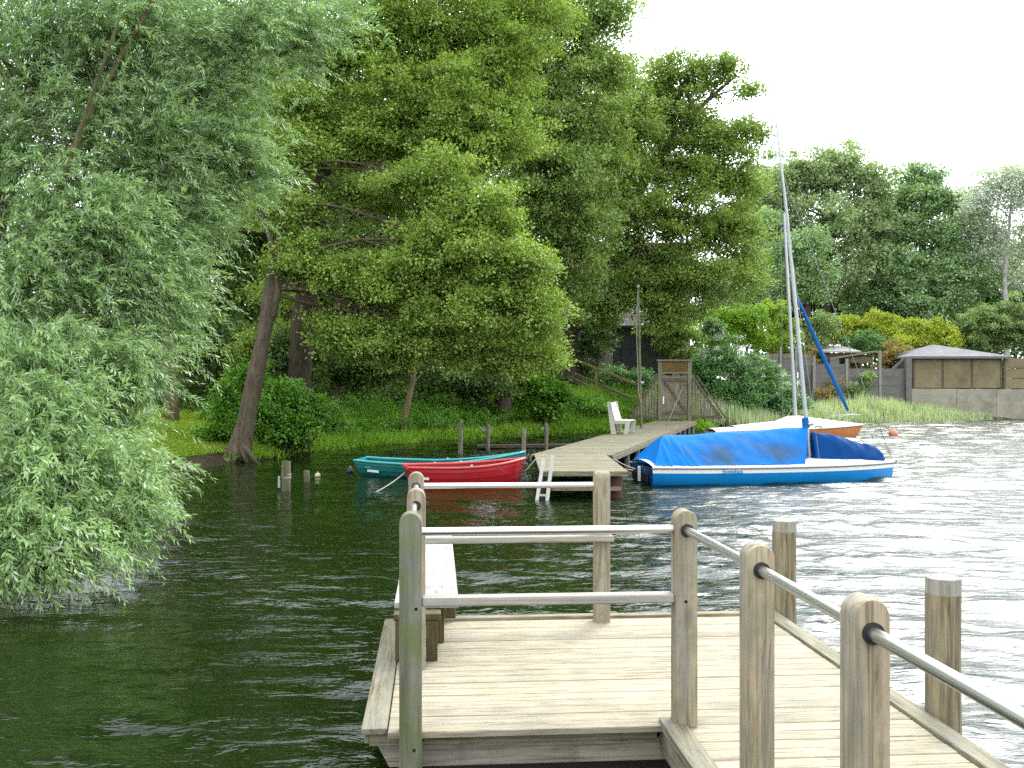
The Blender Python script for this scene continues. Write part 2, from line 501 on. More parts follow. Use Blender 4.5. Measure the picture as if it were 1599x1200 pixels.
M['reed'] = leaf_mat('reed_blade', (0.1, 0.14, 0.06), (0.22, 0.26, 0.14), (0.4, 0.42, 0.27), 0.3, clump=0.8)
M['bark'] = bark_mat('grey_brown_bark', (0.035, 0.026, 0.018), (0.115, 0.088, 0.062))
M['bark_dark'] = bark_mat('dark_bark', (0.028, 0.020, 0.015), (0.085, 0.062, 0.045))
M['bark_red'] = bark_mat('reddish_bark', (0.06, 0.035, 0.026), (0.16, 0.095, 0.065), amt=0.2)
M['bark_olive'] = bark_mat('olive_willow_bark', (0.055, 0.052, 0.022), (0.15, 0.135, 0.065), amt=0.5)
M['bark_pale'] = bark_mat('pale_poplar_bark', (0.22, 0.21, 0.18), (0.46, 0.45, 0.40), amt=0.1)
M['bark_tan'] = bark_mat('tan_bark', (0.13, 0.10, 0.055), (0.26, 0.21, 0.12), amt=0.2)


def ground_mat():
    m = NT('bank_soil_and_grass')
    v = m.coords()
    geo = m.n('ShaderNodeNewGeometry')
    sep = m.n('ShaderNodeSeparateXYZ')
    m.link(geo.outputs['Position'], sep.inputs[0])
    n = m.noise(v, 0.9, 7, 0.65)
    soil = m.ramp(n, [(0.3, (0.018, 0.014, 0.008)), (0.55, (0.036, 0.028, 0.014)), (0.75, (0.07, 0.055, 0.024))])
    n2 = m.noise(v, 2.2, 6, 0.65)
    grass = m.ramp(n2, [(0.3, (0.020, 0.042, 0.008)), (0.7, (0.055, 0.10, 0.014))])
    h = m.math('ADD', sep.outputs[2], m.math('MULTIPLY', m.math('SUBTRACT', n, 0.5), 0.5))
    f = m.ramp(h, [(0.28, (0, 0, 0)), (0.55, (1, 1, 1))])
    c = m.mix(f, soil, grass)
    return m.done(m.principled(c, 0.95, 0.1, 0, m.bump(n2, 0.8, 0.08)))


def water_mat():
    m = NT('lake_water')
    v = m.coords((0.55, 1.6, 1.0))
    a = m.noise(v, 4.0, 3, 0.55, 0.5)
    b = m.noise(v, 17.0, 2, 0.5, 0.3)
    h = m.math('ADD', m.math('MULTIPLY', a, 1.0), m.math('MULTIPLY', b, 0.16))
    bp = m.bump(h, 0.9, 0.034)
    n = m.noise(m.coords(), 0.25, 3, 0.5)
    c = m.ramp(n, [(0.35, (0.0035, 0.0095, 0.0012)), (0.65, (0.007, 0.014, 0.002))])
    # the open water is ruffled by the breeze, the lee of the wood is calmer
    rn = m.noise(m.coords((0.5, 1.0, 1)), 0.35, 3, 0.55)
    sp = m.n('ShaderNodeSeparateXYZ')
    m.link(m.coords(), sp.inputs[0])
    open_ = m.math('SUBTRACT', sp.outputs[0], m.math('MULTIPLY', sp.outputs[1], 0.06))
    ex = m.math('ADD', m.math('MULTIPLY', open_, 0.30), m.math('MULTIPLY', m.math('SUBTRACT', rn, 0.5), 1.6))
    rough = m.n('ShaderNodeMapRange', **{'Value': ex, 'From Min': -0.2, 'From Max': 0.9, 'To Min': 0.05, 'To Max': 0.24}).outputs[0]
    p = m.principled(c, rough, 0.5, 0, bp)
    p.inputs['IOR'].default_value = 1.33
    return m.done(p)


# ------------------------------------------------------------------ setting: ground and water
SHORE = [(-7.0, -60), (-7.3, 2), (-8.3, 8), (-9.2, 14), (-9.8, 19), (-8.9, 22.8), (-8.2, 24.0), (-7.4, 26.6), (-6.76, 27.8), (-6.5, 30.5),
         (-5.2, 33.2), (-3.5, 35.8), (-1.0, 39.2), (2.0, 42.4), (5.0, 43.6), (8.8, 44.2), (11.5, 48), (13.3, 52), (18.6, 54.6),
         (25.8, 57.5), (31.7, 61), (60, 78), (150, 100), (150, -60)]
_S = np.array(SHORE)


def shore_dist(x, y):
    """signed distance to the shoreline, positive on land"""
    x = np.asarray(x, float)
    y = np.asarray(y, float)
    d = np.full(x.shape, 1e9)
    inside = np.zeros(x.shape, bool)
    n = len(_S)
    for i in range(n):
        ax, ay = _S[i]
        bx, by = _S[(i + 1) % n]
        if i < n - 1:
            ex, ey = bx - ax, by - ay
            t = np.clip(((x - ax) * ex + (y - ay) * ey) / (ex * ex + ey * ey), 0, 1)
            d = np.minimum(d, np.hypot(x - ax - t * ex, y - ay - t * ey))
        cond = ((ay > y) != (by > y))
        with np.errstate(divide='ignore', invalid='ignore'):
            xi = (bx - ax) * (y - ay) / (by - ay + 1e-12) + ax
        inside ^= cond & (x < xi)
    return np.where(inside, -d, d)


def smooth_noise(x, y, seed=0):
    r = np.random.default_rng(seed)
    out = np.zeros(np.shape(x))
    for k in range(14):
        lam = 0.8 * 1.45 ** k
        th = r.uniform(0, 2 * np.pi)
        ph = r.uniform(0, 2 * np.pi)
        out += np.sin((x * np.cos(th) + y * np.sin(th)) * 2 * np.pi / lam + ph) * lam ** 0.5
    return out / 22.0


def ground_z(x, y):
    x = np.asarray(x, float)
    y = np.asarray(y, float)
    d = shore_dist(x, y)
    rate = np.interp(x, [-30, -7, -3, 1, 6, 10, 14, 40], [.20, .26, .30, .45, .50, .25, .12, .10])
    mx = np.interp(x, [-30, 6, 11, 14, 40], [2.6, 2.7, 1.6, 0.9, 1.1])
    dd = np.maximum(d, 0)
    land = 0.05 + mx * (1 - np.exp(-rate * dd / mx)) + smooth_noise(x, y, 3) * 0.16 * np.clip(dd / 2, 0, 1)
    bed = 0.05 - np.minimum(-np.minimum(d, 0) * 0.5, 1.6)
    return np.where(d > 0, land, bed)


def build_setting():
    xs = np.concatenate([np.linspace(-400, -42, 14), np.linspace(-40, 50, 226), np.linspace(53, 400, 14)])
    ys = np.concatenate([np.linspace(-60, 0, 12), np.linspace(1, 80, 200), np.linspace(83, 600, 18)])
    X, Y = np.meshgrid(xs, ys)
    Z = ground_z(X, Y)
    v = np.stack([X, Y, Z], -1).reshape(-1, 3)
    c = len(xs)
    i, j = np.meshgrid(np.arange(len(ys) - 1), np.arange(c - 1), indexing='ij')
    a = (i * c + j).ravel()
    q = np.stack([a, a + 1, a + c + 1, a + c], -1)
    mesh_obj('ground', np_mesh('ground', v, q, True), ground_mat(), kind='structure')

    # water: one sheet, denser towards the pier, with real waves
    nv, nu = 860, 620
    ys = 2.4 * (78 / 2.4) ** (np.linspace(0, 1, nv))
    ys = np.concatenate([[-58, -20, -6, -1, 1.2], ys, [84, 92, 104]])
    u = np.linspace(-1, 1, nu)
    u = np.concatenate([[-12, -5, -2.2, -1.4], u, [1.4, 2.2, 5, 12]])
    U, Y = np.meshgrid(u, ys)
    X = U * (5.0 + 0.52 * np.clip(Y, 0, 80)) + 0.02 * Y
    X = np.clip(X, -60, 149)
    r = np.random.default_rng(5)
    Z = np.zeros_like(X)
    gust = 0.72 + 0.35 * np.clip(smooth_noise(X * 0.35, Y * 0.6, 21) * 1.6, -1, 1)
    shel = np.interp(X + 0.02 * (Y - 5), [-9, -3, 2, 5], [0.44, 0.58, 0.92, 1.05])
    step = np.gradient(ys)[:, None] * np.ones_like(X)
    for k in range(64):
        lam = 0.18 * (1.9 / 0.18) ** r.random()
        th = math.radians(82 + r.normal(0, 24))
        s = 0.037 * (lam / 0.8) ** 0.15
        amp = s * lam / (2 * np.pi)
        ph = r.uniform(0, 2 * np.pi)
        q = (X * np.cos(th) + Y * np.sin(th)) * 2 * np.pi / lam + ph
        fade = np.clip((lam / (step * 2.2)) - 0.6, 0, 1)
        w = np.sin(q)
        Z += amp * (w + 0.28 * np.cos(2 * q)) * fade
    Z *= gust * shel
    d = shore_dist(X, Y)
    Z *= np.clip(-d / 2.0, 0.15, 1)
    v = np.stack([X, Y, Z], -1).reshape(-1, 3)
    c = len(u)
    i, j = np.meshgrid(np.arange(len(ys) - 1), np.arange(c - 1), indexing='ij')
    a = (i * c + j).ravel()
    q = np.stack([a, a + 1, a + c + 1, a + c], -1)
    mesh_obj('water', np_mesh('water', v, q, True), water_mat(), kind='structure')


# ------------------------------------------------------------------ foliage
def leaves_mesh(name, p, d, n, L, W, fold=0.12):
    """one kite-shaped leaf per row: base p, direction d, normal n"""
    d = nrm(d)
    s = nrm(np.cross(d, n))
    n = np.cross(s, d)
    L = np.asarray(L)[:, None]
    W = np.asarray(W)[:, None]
    mid = p + d * L * 0.45
    a = mid + s * W * 0.5 + n * W * fold
    b = mid - s * W * 0.5 + n * W * fold
    t = p + d * L
    v = np.stack([p, a, t, b], 1).reshape(-1, 3)
    k = np.arange(len(p))[:, None] * 4
    q = k + np.array([[0, 1, 2, 3]])
    return np_mesh(name, v, q)


def rand_dir(k, rng):
    return nrm(rng.normal(size=(k, 3)))


def crown_clusters(lobes, rng, fill=0.45):
    cs, ow = [], []
    for c, r, n in lobes:
        dirs = rand_dir(n, rng)
        rad = rng.random(n) ** fill
        cs.append(c + dirs * rad[:, None] * r)
        ow.append(np.full(n, len(ow)))
    return np.concatenate(cs), np.concatenate(ow)


def leafy(clusters, rng, rc=0.7, shoots=14, per=11, rs=0.17, leaf=0.085, wid=0.7, flat=0.46, up=0.75):
    """leaf shoots grouped into flattened, top-heavy clumps"""
    k = len(clusters)
    rc = rc * rng.uniform(0.65, 1.3, k)
    dirs = rand_dir(k * shoots, rng).reshape(k, shoots, 3)
    dirs[..., 2] = np.abs(dirs[..., 2]) * 1.0 - 0.25
    rad = rng.random((k, shoots, 1)) ** 0.45
    sp = clusters[:, None, :] + dirs * rad * rc[:, None, None] * np.array([1, 1, flat])
    sp = sp.reshape(-1, 3)
    outw = nrm(dirs.reshape(-1, 3) + np.array([0, 0, 0.25]))
    m = len(sp)
    off = rand_dir(m * per, rng).reshape(m, per, 3) * (rng.random((m, per, 1)) ** 0.6) * rs
    p = (sp[:, None, :] + off).reshape(-1, 3)
    N = len(p)
    nn = nrm(np.array([0, 0, up]) + np.repeat(outw, per, 0) * 0.5 + rng.normal(size=(N, 3)) * 0.45)
    dd = nrm(off.reshape(-1, 3) / rs + np.repeat(outw, per, 0) * 0.6 + rng.normal(size=(N, 3)) * 0.5 - np.array([0, 0, 0.25]))
    L = leaf * rng.uniform(0.65, 1.3, N)
    return p, dd, nn, L, L * wid


def bez(a, b, sag, rng, n=6, wob=0.08):
    a, b = V3(a), V3(b)
    L = np.linalg.norm(b - a)
    m = (a + b) / 2 + np.array([0, 0, sag * L]) + rng.normal(size=3) * wob * L
    t = np.linspace(0, 1, n)[:, None]
    return (1 - t) ** 2 * a + 2 * t * (1 - t) * m + t ** 2 * b


def tree(name, label, cat, trunks, lobes, bark, leafm, group=None, rng=None, twig_share=0.35, limb_r=0.09, roots=None, crown='crown', hang=0.10, lift=0.5, **lk):
    rng = rng or RNG
    base = V3(trunks[0][0][:3])
    root = thing(name, label, cat, tuple(base), 0, group)
    tb = MB()
    tpts = []
    for tr in trunks:
        pts = np.array([q[:3] for q in tr], float)
        rad = np.array([q[3] for q in tr], float)
        n = max(8, len(pts) * 5)
        t = np.linspace(0, len(pts) - 1, n)
        fx = np.stack([np.interp(t, np.arange(len(pts)), pts[:, k]) for k in range(3)], -1)
        # round the corners a little
        for _ in range(2):
            fx[1:-1] = (fx[:-2] + 2 * fx[1:-1] + fx[2:]) / 4
        fr = np.interp(t, np.arange(len(pts)), rad)
        fr = fr * (1 + 0.07 * np.sin(t * 5 + 1.3))
        tb.tube(fx - base, fr, 12)
        tpts.append(np.c_[fx, fr])
    allp = np.concatenate(tpts)
    if roots:
        for q in roots:
            tb.tube([V3(w[:3]) - base for w in q], [w[3] for w in q], 8)
    cl, ow = crown_clusters(lobes, rng)
    for li, (c, r, n) in enumerate(lobes):
        c = V3(c)
        dz = np.linalg.norm(allp[:, :3] - (c - np.array([0, 0, 0.25 * np.linalg.norm(c[:2] - base[:2]) + lift])), axis=1)
        j = int(np.argmin(dz))
        s = allp[j]
        r0 = min(s[3] * 0.7, limb_r)
        path = bez(s[:3], c, hang * rng.uniform(0.4, 1.6), rng, 8, 0.11)
        tb.tube(path - base, np.linspace(r0, r0 * 0.35, 8), 7, caps=False)
        mine = cl[ow == li]
        for e in mine[rng.random(len(mine)) < twig_share]:
            k = rng.integers(3, 8)
            p2 = bez(path[k], e, 0.06, rng, 5)
            tb.tube(p2 - base, np.linspace(max(0.012, r0 * 0.3), 0.006, 5), 5, caps=False)
    tb.build('trunk', bark, root, smooth=True)
    p, dd, nn, L, W = leafy(cl, rng, **lk)
    me = leaves_mesh(crown, p - base, dd, nn, L, W)
    mesh_obj(crown, me, leafm, root)
    return root


def lobe(px, py, Y, rx, ry, n, rd=None):
    s = Y / F
    return (P(px, py, Y), np.array([rx * s, (rd if rd else 0.75 * rx * s), ry * s]), n)


def shrub(name, label, cat, lobes, leafm, base=None, group=None, stem=M['bark_dark'], rng=None, **lk):
    rng = rng or RNG
    cl, ow = crown_clusters(lobes, rng, 0.4)
    c0 = np.mean([l[0] for l in lobes], 0)
    if base is None:
        base = np.array([c0[0], c0[1], float(ground_z(c0[0], c0[1]))])
    gz = ground_z(cl[:, 0], cl[:, 1])
    cl[:, 2] = np.maximum(cl[:, 2], gz + 0.12)
    root = thing(name, label, cat, tuple(base), 0, group)
    sb = MB()
    for e in cl[rng.choice(len(cl), min(len(cl), 14), replace=False)]:
        s = V3(base) + np.array([rng.normal(0, .12), rng.normal(0, .12), -0.1])
        g = float(ground_z(s[0], s[1]))
        s[2] = g - 0.05
        sb.tube(bez(s, e, 0.12, rng, 5) - base, np.linspace(0.03, 0.008, 5), 5)
    sb.build('stem', stem, root, smooth=True)
    p, dd, nn, L, W = leafy(cl, rng, **lk)
    mesh_obj('foliage', leaves_mesh('foliage', p - base, dd, nn, L, W), leafm, root)
    return root


# ------------------------------------------------------------------ the near pier
TH = math.radians(4.4)
cT, sT = math.cos(TH), math.sin(TH)
DECK = 0.36


def pier_frame(name, label, cat, group=None):
    return thing(name, label, cat, (0, 0, DECK), TH, group)


def arch_outline(w, z0, z1, n=10):
    r = w / 2
    o = [(-r, z0), (r, z0)]
    for k in range(n + 1):
        a = math.pi * k / n
        o.append((r * math.cos(a), z1 - r + r * math.sin(a)))
    return o


def build_pier():
    pier = pier_frame('pier', 'weathered cream timber bathing pier with gangway, nearest thing in the photo', 'pier')
    rng = random.Random(3)
    mb = MB()
    pitch = 0.1165
    b = 7.315
    while b > 1.9:
        b0 = b - pitch + 0.0042
        a0 = -0.237 if b0 > 5.05 else 1.272
        if b0 <= 5.05 < b:
            a0 = -0.237
        z = rng.uniform(-0.0025, 0.0025)
        cut = rng.uniform(0.7, 1.7)
        x1 = 2.462
        if a0 < 0 and rng.random() < 0.0:
            mb.box(a0, cut - 0.002, b0, b, -0.034 + z, z)
            z2 = z + rng.uniform(-.002, .002)
            mb.box(cut + 0.002, x1, b0, b, -0.034 + z2, z2)
        else:
            mb.box(a0, x1, b0, b, -0.034 + z, z)
        b -= pitch
    mb.build('decking', M['deck'], pier, bevel=0.004, seg=1)
    for nm, x0, x1, y0, y1, z0, z1, mt in (
            ('edge_board', -0.372, -0.243, 5.045, 7.40, -0.026, 0.006, 'edge'),
            ('edge_board', 2.468, 2.578, 1.9, 7.40, -0.030, 0.018, 'edge'),
            ('edge_board', 1.148, 1.266, 1.9, 5.065, -0.028, 0.022, 'edge'),
            ('edge_board', -0.240, 2.465, 7.322, 7.405, -0.030, 0.020, 'edge_x'),
            ('rim_board', -0.335, 1.146, 5.088, 5.125, -0.098, -0.037, 'edge_x'),
            ('rim_board', -0.360, -0.336, 5.09, 7.37, -0.085, -0.029, 'edge'),
            ('rim_board', 2.535, 2.570, 1.9, 7.38, -0.16, -0.033, 'edge'),
            ('rim_board', 1.160, 1.190, 1.9, 5.085, -0.16, -0.031, 'edge')):
        m = MB()
        m.box(x0, x1, y0, y1, z0, z1)
        m.build(nm, M[mt], pier, bevel=0.005)
    m = MB()   # cross beam with its slanted end
    m.prism([(-0.30, -0.102), (1.30, -0.102), (1.30, -0.225), (-0.235, -0.225)], 5.13, 5.21)
    m.build('cross_beam', M['beam'], pier, bevel=0.005)
    m = MB()
    m.box(-0.20, 2.40, 5.24, 5.36, -0.36, -0.17)
    m.build('bearer', M['wet'], pier, bevel=0.01)
    m = MB()
    m.box(-0.20, 2.40, 7.10, 7.2, -0.30, -0.04)
    m.build('bearer', M['wet'], pier, bevel=0.01)
    for a, b in ((0.0, 5.32), (1.9, 5.32), (0.0, 7.05), (1.9, 7.05), (1.4, 3.2), (2.35, 3.2)):
        m = MB()
        m.tube([(a, b, -2.0), (a, b, -0.18)], 0.085, 14)
        m.build('support_pile', M['wet'], pier, smooth=True, auto=40)

    rail = pier_frame('pier_railing', 'round-topped timber posts joined by satin steel handrails on the near pier', 'railing')
    W = 0.112
    zr = 1.0
    posts = [(-0.123, 5.008, -0.62, 'post_moss', 0), (-0.117, 6.13, -0.05, 'post', 0), (-0.139, 7.27, -0.05, 'post', 0),
             (1.216, 7.235, -0.05, 'post', 1), (1.267, 5.004, 0.0, 'post', 0), (1.290, 3.92, 0.0, 'post', 0),
             (1.294, 2.92, 0.0, 'post', 0), (1.296, 1.95, 0.0, 'post', 0)]
    pobj = []
    for (a, b, z0, mt, turn) in posts:
        m = MB()
        o = arch_outline(W, z0, 1.10)
        if turn:
            m.prism([(b + y, z) for y, z in o], a - W / 2, a + W / 2, axis='x')
        else:
            m.prism([(a + x, z) for x, z in o], b - W / 2, b + W / 2)
        pobj.append(m.build('post', M[mt], rail, bevel=0.007, smooth=True, auto=35))

    def bolt(post, a, b, z):
        m = MB()
        m.tube([(a, b - W / 2 - 0.0012, z), (a, b - W / 2 + 0.012, z)], 0.0085, 10)
        m.build('bolt', M['bolt'], post)
    bolt(pobj[0], -0.095, 5.008, 0.625)
    bolt(pobj[0], -0.105, 5.008, -0.075)
    bolt(pobj[4], 1.262, 5.004, 0.64)
    r = 0.0212
    runs = [((-0.123, 5.008), (1.267, 5.004)), ((-0.123, 5.008), (-0.139, 7.27)), ((-0.139, 7.26), (1.216, 7.235)),
            ((1.267, 5.004), (1.290, 3.92)), ((1.290, 3.92), (1.294, 2.92)), ((1.294, 2.92), (1.296, 1.9))]
    for k, (p, q) in enumerate(runs):
        m = MB()
        dx, dy = q[0] - p[0], q[1] - p[1]
        L = math.hypot(dx, dy)
        e = (W / 2 - 0.03) / L
        m.tube([(p[0] + dx * e, p[1] + dy * e, zr), (q[0] - dx * e, q[1] - dy * e, zr)], r, 20)
        m.build('handrail', M['steel'], rail, smooth=True, auto=50)
    # rubber sleeves where a rail leaves a post
    for (a, b) in ((1.267, 5.004), (1.290, 3.92), (1.294, 2.92)):
        m = MB()
        f = b - W / 2
        m.tube([(a, f - 0.012, zr), (a, f - 0.0118, zr), (a, f + 0.004, zr)], [0.029, 0.033, 0.033], 20)
        m.build('rail_sleeve', M['rubber'], rail, smooth=True, auto=40)
    for (a, b) in ((-0.117, 6.13), (-0.139, 7.27)):
        m = MB()
        f = b - W / 2
        m.tube([(a, f - 0.007, zr), (a, f + 0.004, zr)], [0.030, 0.030], 20)
        m.build('rail_sleeve', M['rubber'], rail, smooth=True, auto=40)
    m = MB()
    m.box(-0.0665, 1.2105, 4.962, 5.05, 0.630, 0.676)
    m.build('mid_rail', M['rail_wood'], rail, bevel=0.010, seg=3)
    m = MB()
    m.box(-0.0825, 1.285, 7.098, 7.178, 0.600, 0.646)
    m.build('mid_rail', M['rail_wood'], rail, bevel=0.010, seg=3)

    dv = pier_frame('diving_board', 'bleached springboard plank on low trestle legs beside the left railing posts', 'diving board')
    m = MB()
    m.box(-0.262, 0.150, 6.40, 9.22, 0.302, 0.345)
    m.build('plank', M['plank_pale'], dv, bevel=0.008)
    for b in (6.30, 6.74):
        m = MB()
        dx = 0.0 if b < 6.5 else 0.045
        m.box(-0.262, 0.035 + dx, b - 0.04, b + 0.10, 0.258, 0.299)
        m.build('cross_bar', M['leg'], dv, bevel=0.006)
        for a in (-0.215, -0.022 + dx):
            m = MB()
            m.box(a - 0.036, a + 0.036, b - 0.036, b + 0.036, 0.002, 0.256)
            m.build('leg', M['leg'], dv, bevel=0.005)
    m = MB()
    m.box(-0.262, 0.15, 7.325, 7.395, 0.022, 0.3)
    m.build('fulcrum', M['leg'], dv, bevel=0.006)

    for (px, Y, ptop, lab) in ((1225, 7.63, 808, 'round mooring pile with bleached top at the far right corner of the pier'),
                               (1473, 5.27, 897, 'round mooring pile with split face and bleached top, nearest of the two')):
        top = P(px, ptop + 4, Y)
        t = thing('mooring_pile', lab, 'mooring pile', (top[0], top[1], -0.9), 0, 'round mooring piles along the right edge of the pier')
        m = MB()
        h = top[2] + 0.9
        zs = np.linspace(0, h - 0.085, 12)
        m.tube([(0.004 * math.sin(z * 3), 0.003 * math.cos(z * 2), z) for z in zs], [0.090 + 0.0012 * math.sin(z * 7) for z in zs], 28)
        m.build('shaft', M['pile'], t, smooth=True, auto=40)
        m = MB()
        m.tube([(0, 0, h - 0.0848), (0, 0, h - 0.004), (0, 0, h)], [0.0895, 0.0895, 0.0855], 28)
        m.build('sawn_top', M['pile_top'], t, smooth=True, auto=40)
        m = MB()   # drying crack
        m.box(-0.032, -0.0265, -0.0875, -0.080, h - 0.75, h - 0.02)
        m.build('drying_crack', M['pile_top'], t)


# ------------------------------------------------------------------ far jetty and its things
def build_jetty():
    bx, by, bz = 1.30, 18.3, 0.50
    j = thing('jetty', 'greenish weathered plank jetty running back to the wooden gate', 'jetty', (bx, by, bz))
    rng = random.Random(9)
    m = MB()
    y = 18.30
    while y < 22.75:
        z = rng.uniform(-0.004, 0.004)
        m.box(0.51 - bx, 2.13 - bx, y - by, y + 0.138 - by, -0.04 + z, z)
        y += 0.145
    a0, a1 = np.array([0.42, 22.5]), np.array([6.30, 43.4])
    r0, r1 = np.array([2.28, 22.5]), np.array([7.95, 42.9])
    d = nrm(a1 - a0)
    n = 142
    for k in range(n):
        t0, t1 = k / n, (k + 0.95) / n
        z = rng.uniform(-0.004, 0.004) + 0.004
        c = [a0 + (a1 - a0) * t0, r0 + (r1 - r0) * t0, r0 + (r1 - r0) * t1, a0 + (a1 - a0) * t1]
        vs = [(q[0] - bx, q[1] - by, -0.04 + z) for q in c] + [(q[0] - bx, q[1] - by, z) for q in c]
        m.add(vs, [(0, 3, 2, 1), (4, 5, 6, 7), (0, 1, 5, 4), (1, 2, 6, 5), (2, 3, 7, 6), (3, 0, 4, 7)])
    m.build('decking', M['jetty'], j)
    for p, q in ((a0, a1), (r0, r1)):
        m = MB()
        m.beam((p[0] - bx, p[1] - by, -0.09), (q[0] - bx, q[1] - by, -0.09), 0.06, 0.10)
        m.build('side_beam', M['jetty_pale'], j)
    m = MB()
    m.box(0.51 - bx, 2.13 - bx, -0.035, -0.003, -0.09, -0.005)
    m.build('front_board', M['jetty'], j)
    m = MB()
    m.box(0.72 - bx, 2.0 - bx, -0.03, 0.04, -0.36, -0.29)
    m.build('brace_board', M['jetty_pale'], j)
    for k in range(12):
        for s, (p, q) in enumerate(((a0, a1), (r0, r1))):
            t = (k + 0.35) / 12
            c = p + (q - p) * t + d[::-1] * np.array([1, -1]) * (0.12 if s == 0 else -0.06)
            m = MB()
            m.tube([(c[0] - bx, c[1] - by, -1.6), (c[0] - bx, c[1] - by, -0.05)], 0.075, 9)
            m.build('support_pile', M['stake'] if s else M['wet'], j, smooth=True, auto=40)
    for (x, y) in ((0.62, 18.45), (0.62, 22.3), (1.95, 22.2)):
        m = MB()
        m.tube([(x - bx, y - by, -1.6), (x - bx, y - by, -0.05)], 0.09, 10)
        m.build('support_pile', M['wet'], j, smooth=True, auto=40)
    m = MB()
    m.tube([(1.93 - bx, 18.5 - by, -1.6), (1.93 - bx, 18.5 - by, -0.09)], [0.14, 0.125], 14)
    m.build('support_pile', plain('rusty_pile', (0.06, 0.022, 0.015), 0.7, 0.3, 0, 0.25, 5), j, smooth=True, auto=40)

    # ladder
    lt = thing('swim_ladder', 'pale bathing ladder leaning against the front of the far jetty', 'ladder', tuple(P(846, 778, 18.15)))
    o = P(846, 778, 18.15)
    A0, A1 = P(838.5, 782, 18.02) - o, P(849, 716, 18.28) - o
    B0, B1 = P(854, 784, 18.02) - o, P(863, 711, 18.28) - o
    for p, q in ((A0, A1), (B0, B1)):
        m = MB()
        m.beam(p, q, 0.06, 0.045)
        m.build('stile', M['white_wood'], lt, bevel=0.006)
    for t in (0.14, 0.42, 0.70):
        m = MB()
        m.beam(A0 + (A1 - A0) * t, B0 + (B1 - B0) * t, 0.04, 0.035)
        m.build('rung', M['white_wood'], lt)

    # bench on the walkway, seen end-on
    o = P(966, 677, 31.4)
    o[2] = 0.512
    yaw = -math.atan2(d[0], d[1])
    bt = thing('bench', 'white painted wooden bench with tall slanted back on the far jetty', 'bench', tuple(o), yaw)
    m = MB()
    m.beam((-0.10, 0.0, 0.36), (-0.31, 0.0, 1.0), 1.3, 0.05, up=(1, 0, 0))
    m.v = []; m.f = []
    for k in range(4):
        z0 = 0.42 + k * 0.145
        x0 = -0.145 - k * 0.045
        m.add([(x0, 0, z0), (x0, 1.25, z0), (x0 - 0.042, 1.25, z0 + 0.137), (x0 - 0.042, 0, z0 + 0.137),
               (x0 + 0.035, 0, z0 + 0.01), (x0 + 0.035, 1.25, z0 + 0.01), (x0 - 0.007, 1.25, z0 + 0.147), (x0 - 0.007, 0, z0 + 0.147)],
              [(0, 1, 2, 3), (4, 7, 6, 5), (0, 4, 5, 1), (1, 5, 6, 2), (2, 6, 7, 3), (3, 7, 4, 0)])
    m.build('backrest', M['white_wood'], bt)
    m = MB()
    for k in range(4):
        m.box(-0.12 + k * 0.115, -0.015 + k * 0.115, 0, 1.25, 0.40, 0.435)
    m.build('seat', M['white_wood'], bt, bevel=0.004)
    for y in (0.0, 1.19):
        m = MB()
        m.prism([(-0.24, 0.0), (-0.09, 0.0), (-0.25, 1.02), (-0.37, 1.02)], y, y + 0.06)
        m.build('back_leg', M['white_wood'], bt)
        m = MB()
        m.prism([(0.17, 0.0), (0.28, 0.0), (0.36, 0.398), (0.22, 0.398)], y, y + 0.06)
        m.build('front_leg', M['white_wood'], bt)
        m = MB()
        m.box(-0.16, 0.21, y + 0.01, y + 0.05, 0.335, 0.398)
        m.build('seat_bearer', M['white_wood'], bt)

    # flag pole
    o = P(1001, 668, 36.3)
    o[2] = 0.505
    ft = thing('flagpole', 'slender wooden flagpole with halyard standing on the far jetty', 'flagpole', tuple(o))
    top = P(996.5, 447, 36.3) - o
    m = MB()
    m.tube([(0, 0, 0), top * 0.5, top], [0.055, 0.048, 0.034], 10)
    m.build('pole', M['stake_moss'], ft, smooth=True, auto=40)
    m = MB()
    m.tube([top + np.array([-0.02, 0, -0.02]), top * 0.62 + np.array([-0.10, -0.05, 0]), top * 0.25 + np.array([-0.07, -0.05, 0]), top * 0.18 + np.array([0, -0.05, 0])], 0.012, 5)
    m.build('halyard', M['rope'], ft)
    m = MB()
    m.tube([top + np.array([0, -0.07, 0.0]), top + np.array([0, 0.07, 0.0])], 0.055, 12)
    m.build('pulley', M['wire'], ft, smooth=True, auto=40)
    m = MB()
    m.box(-0.02, 0.10, -0.08, -0.03, 1.62, 1.69)
    m.build('cleat', M['alu'], ft)

    # gate
    Yg = 43.7
    s = Yg / F
    o = P(1053, 659, Yg)
    o[2] = 0.50
    g = thing('wooden_gate', 'wooden plank gate with yellowed name board and sloping side wings at the jetty end', 'gate', tuple(o))
    for x in (-0.64, 0.66):
        m = MB()
        m.box(x - 0.085, x + 0.085, -0.08, 0.08, 0, 2.60)
        m.build('gate_post', M['gate'], g, bevel=0.01)
    m = MB()
    m.box(-0.79, 0.81, -0.14, 0.14, 2.603, 2.67)
    m.build('cap_board', M['gate'], g, bevel=0.008)
    m = MB()
    m.box(-0.552, 0.572, -0.06, -0.02, 2.12, 2.60)
    m.build('name_board', M['sign'], g, bevel=0.006)
    m = MB()
    for z0, z1 in ((2.06, 2.118), ):
        m.box(-0.552, 0.572, -0.08, 0.02, z0, z1)
    m.build('lintel_board', M['gate'], g)
    dr = MB()
    n = 11
    for k in range(n):
        x0 = -0.54 + k * 1.10 / n
        dr.box(x0, x0 + 0.088, -0.02, 0.01, 0.05 + 0.02 * random.random(), 1.98 - 0.03 * random.random())
    door = dr.build('door', M['gate'], g)
    for z in (0.28, 1.72):
        m = MB()
        m.box(-0.54, 0.56, -0.062, -0.022, z, z + 0.13)
        m.build('door_rail', M['gate_brown'], door)
    m = MB()
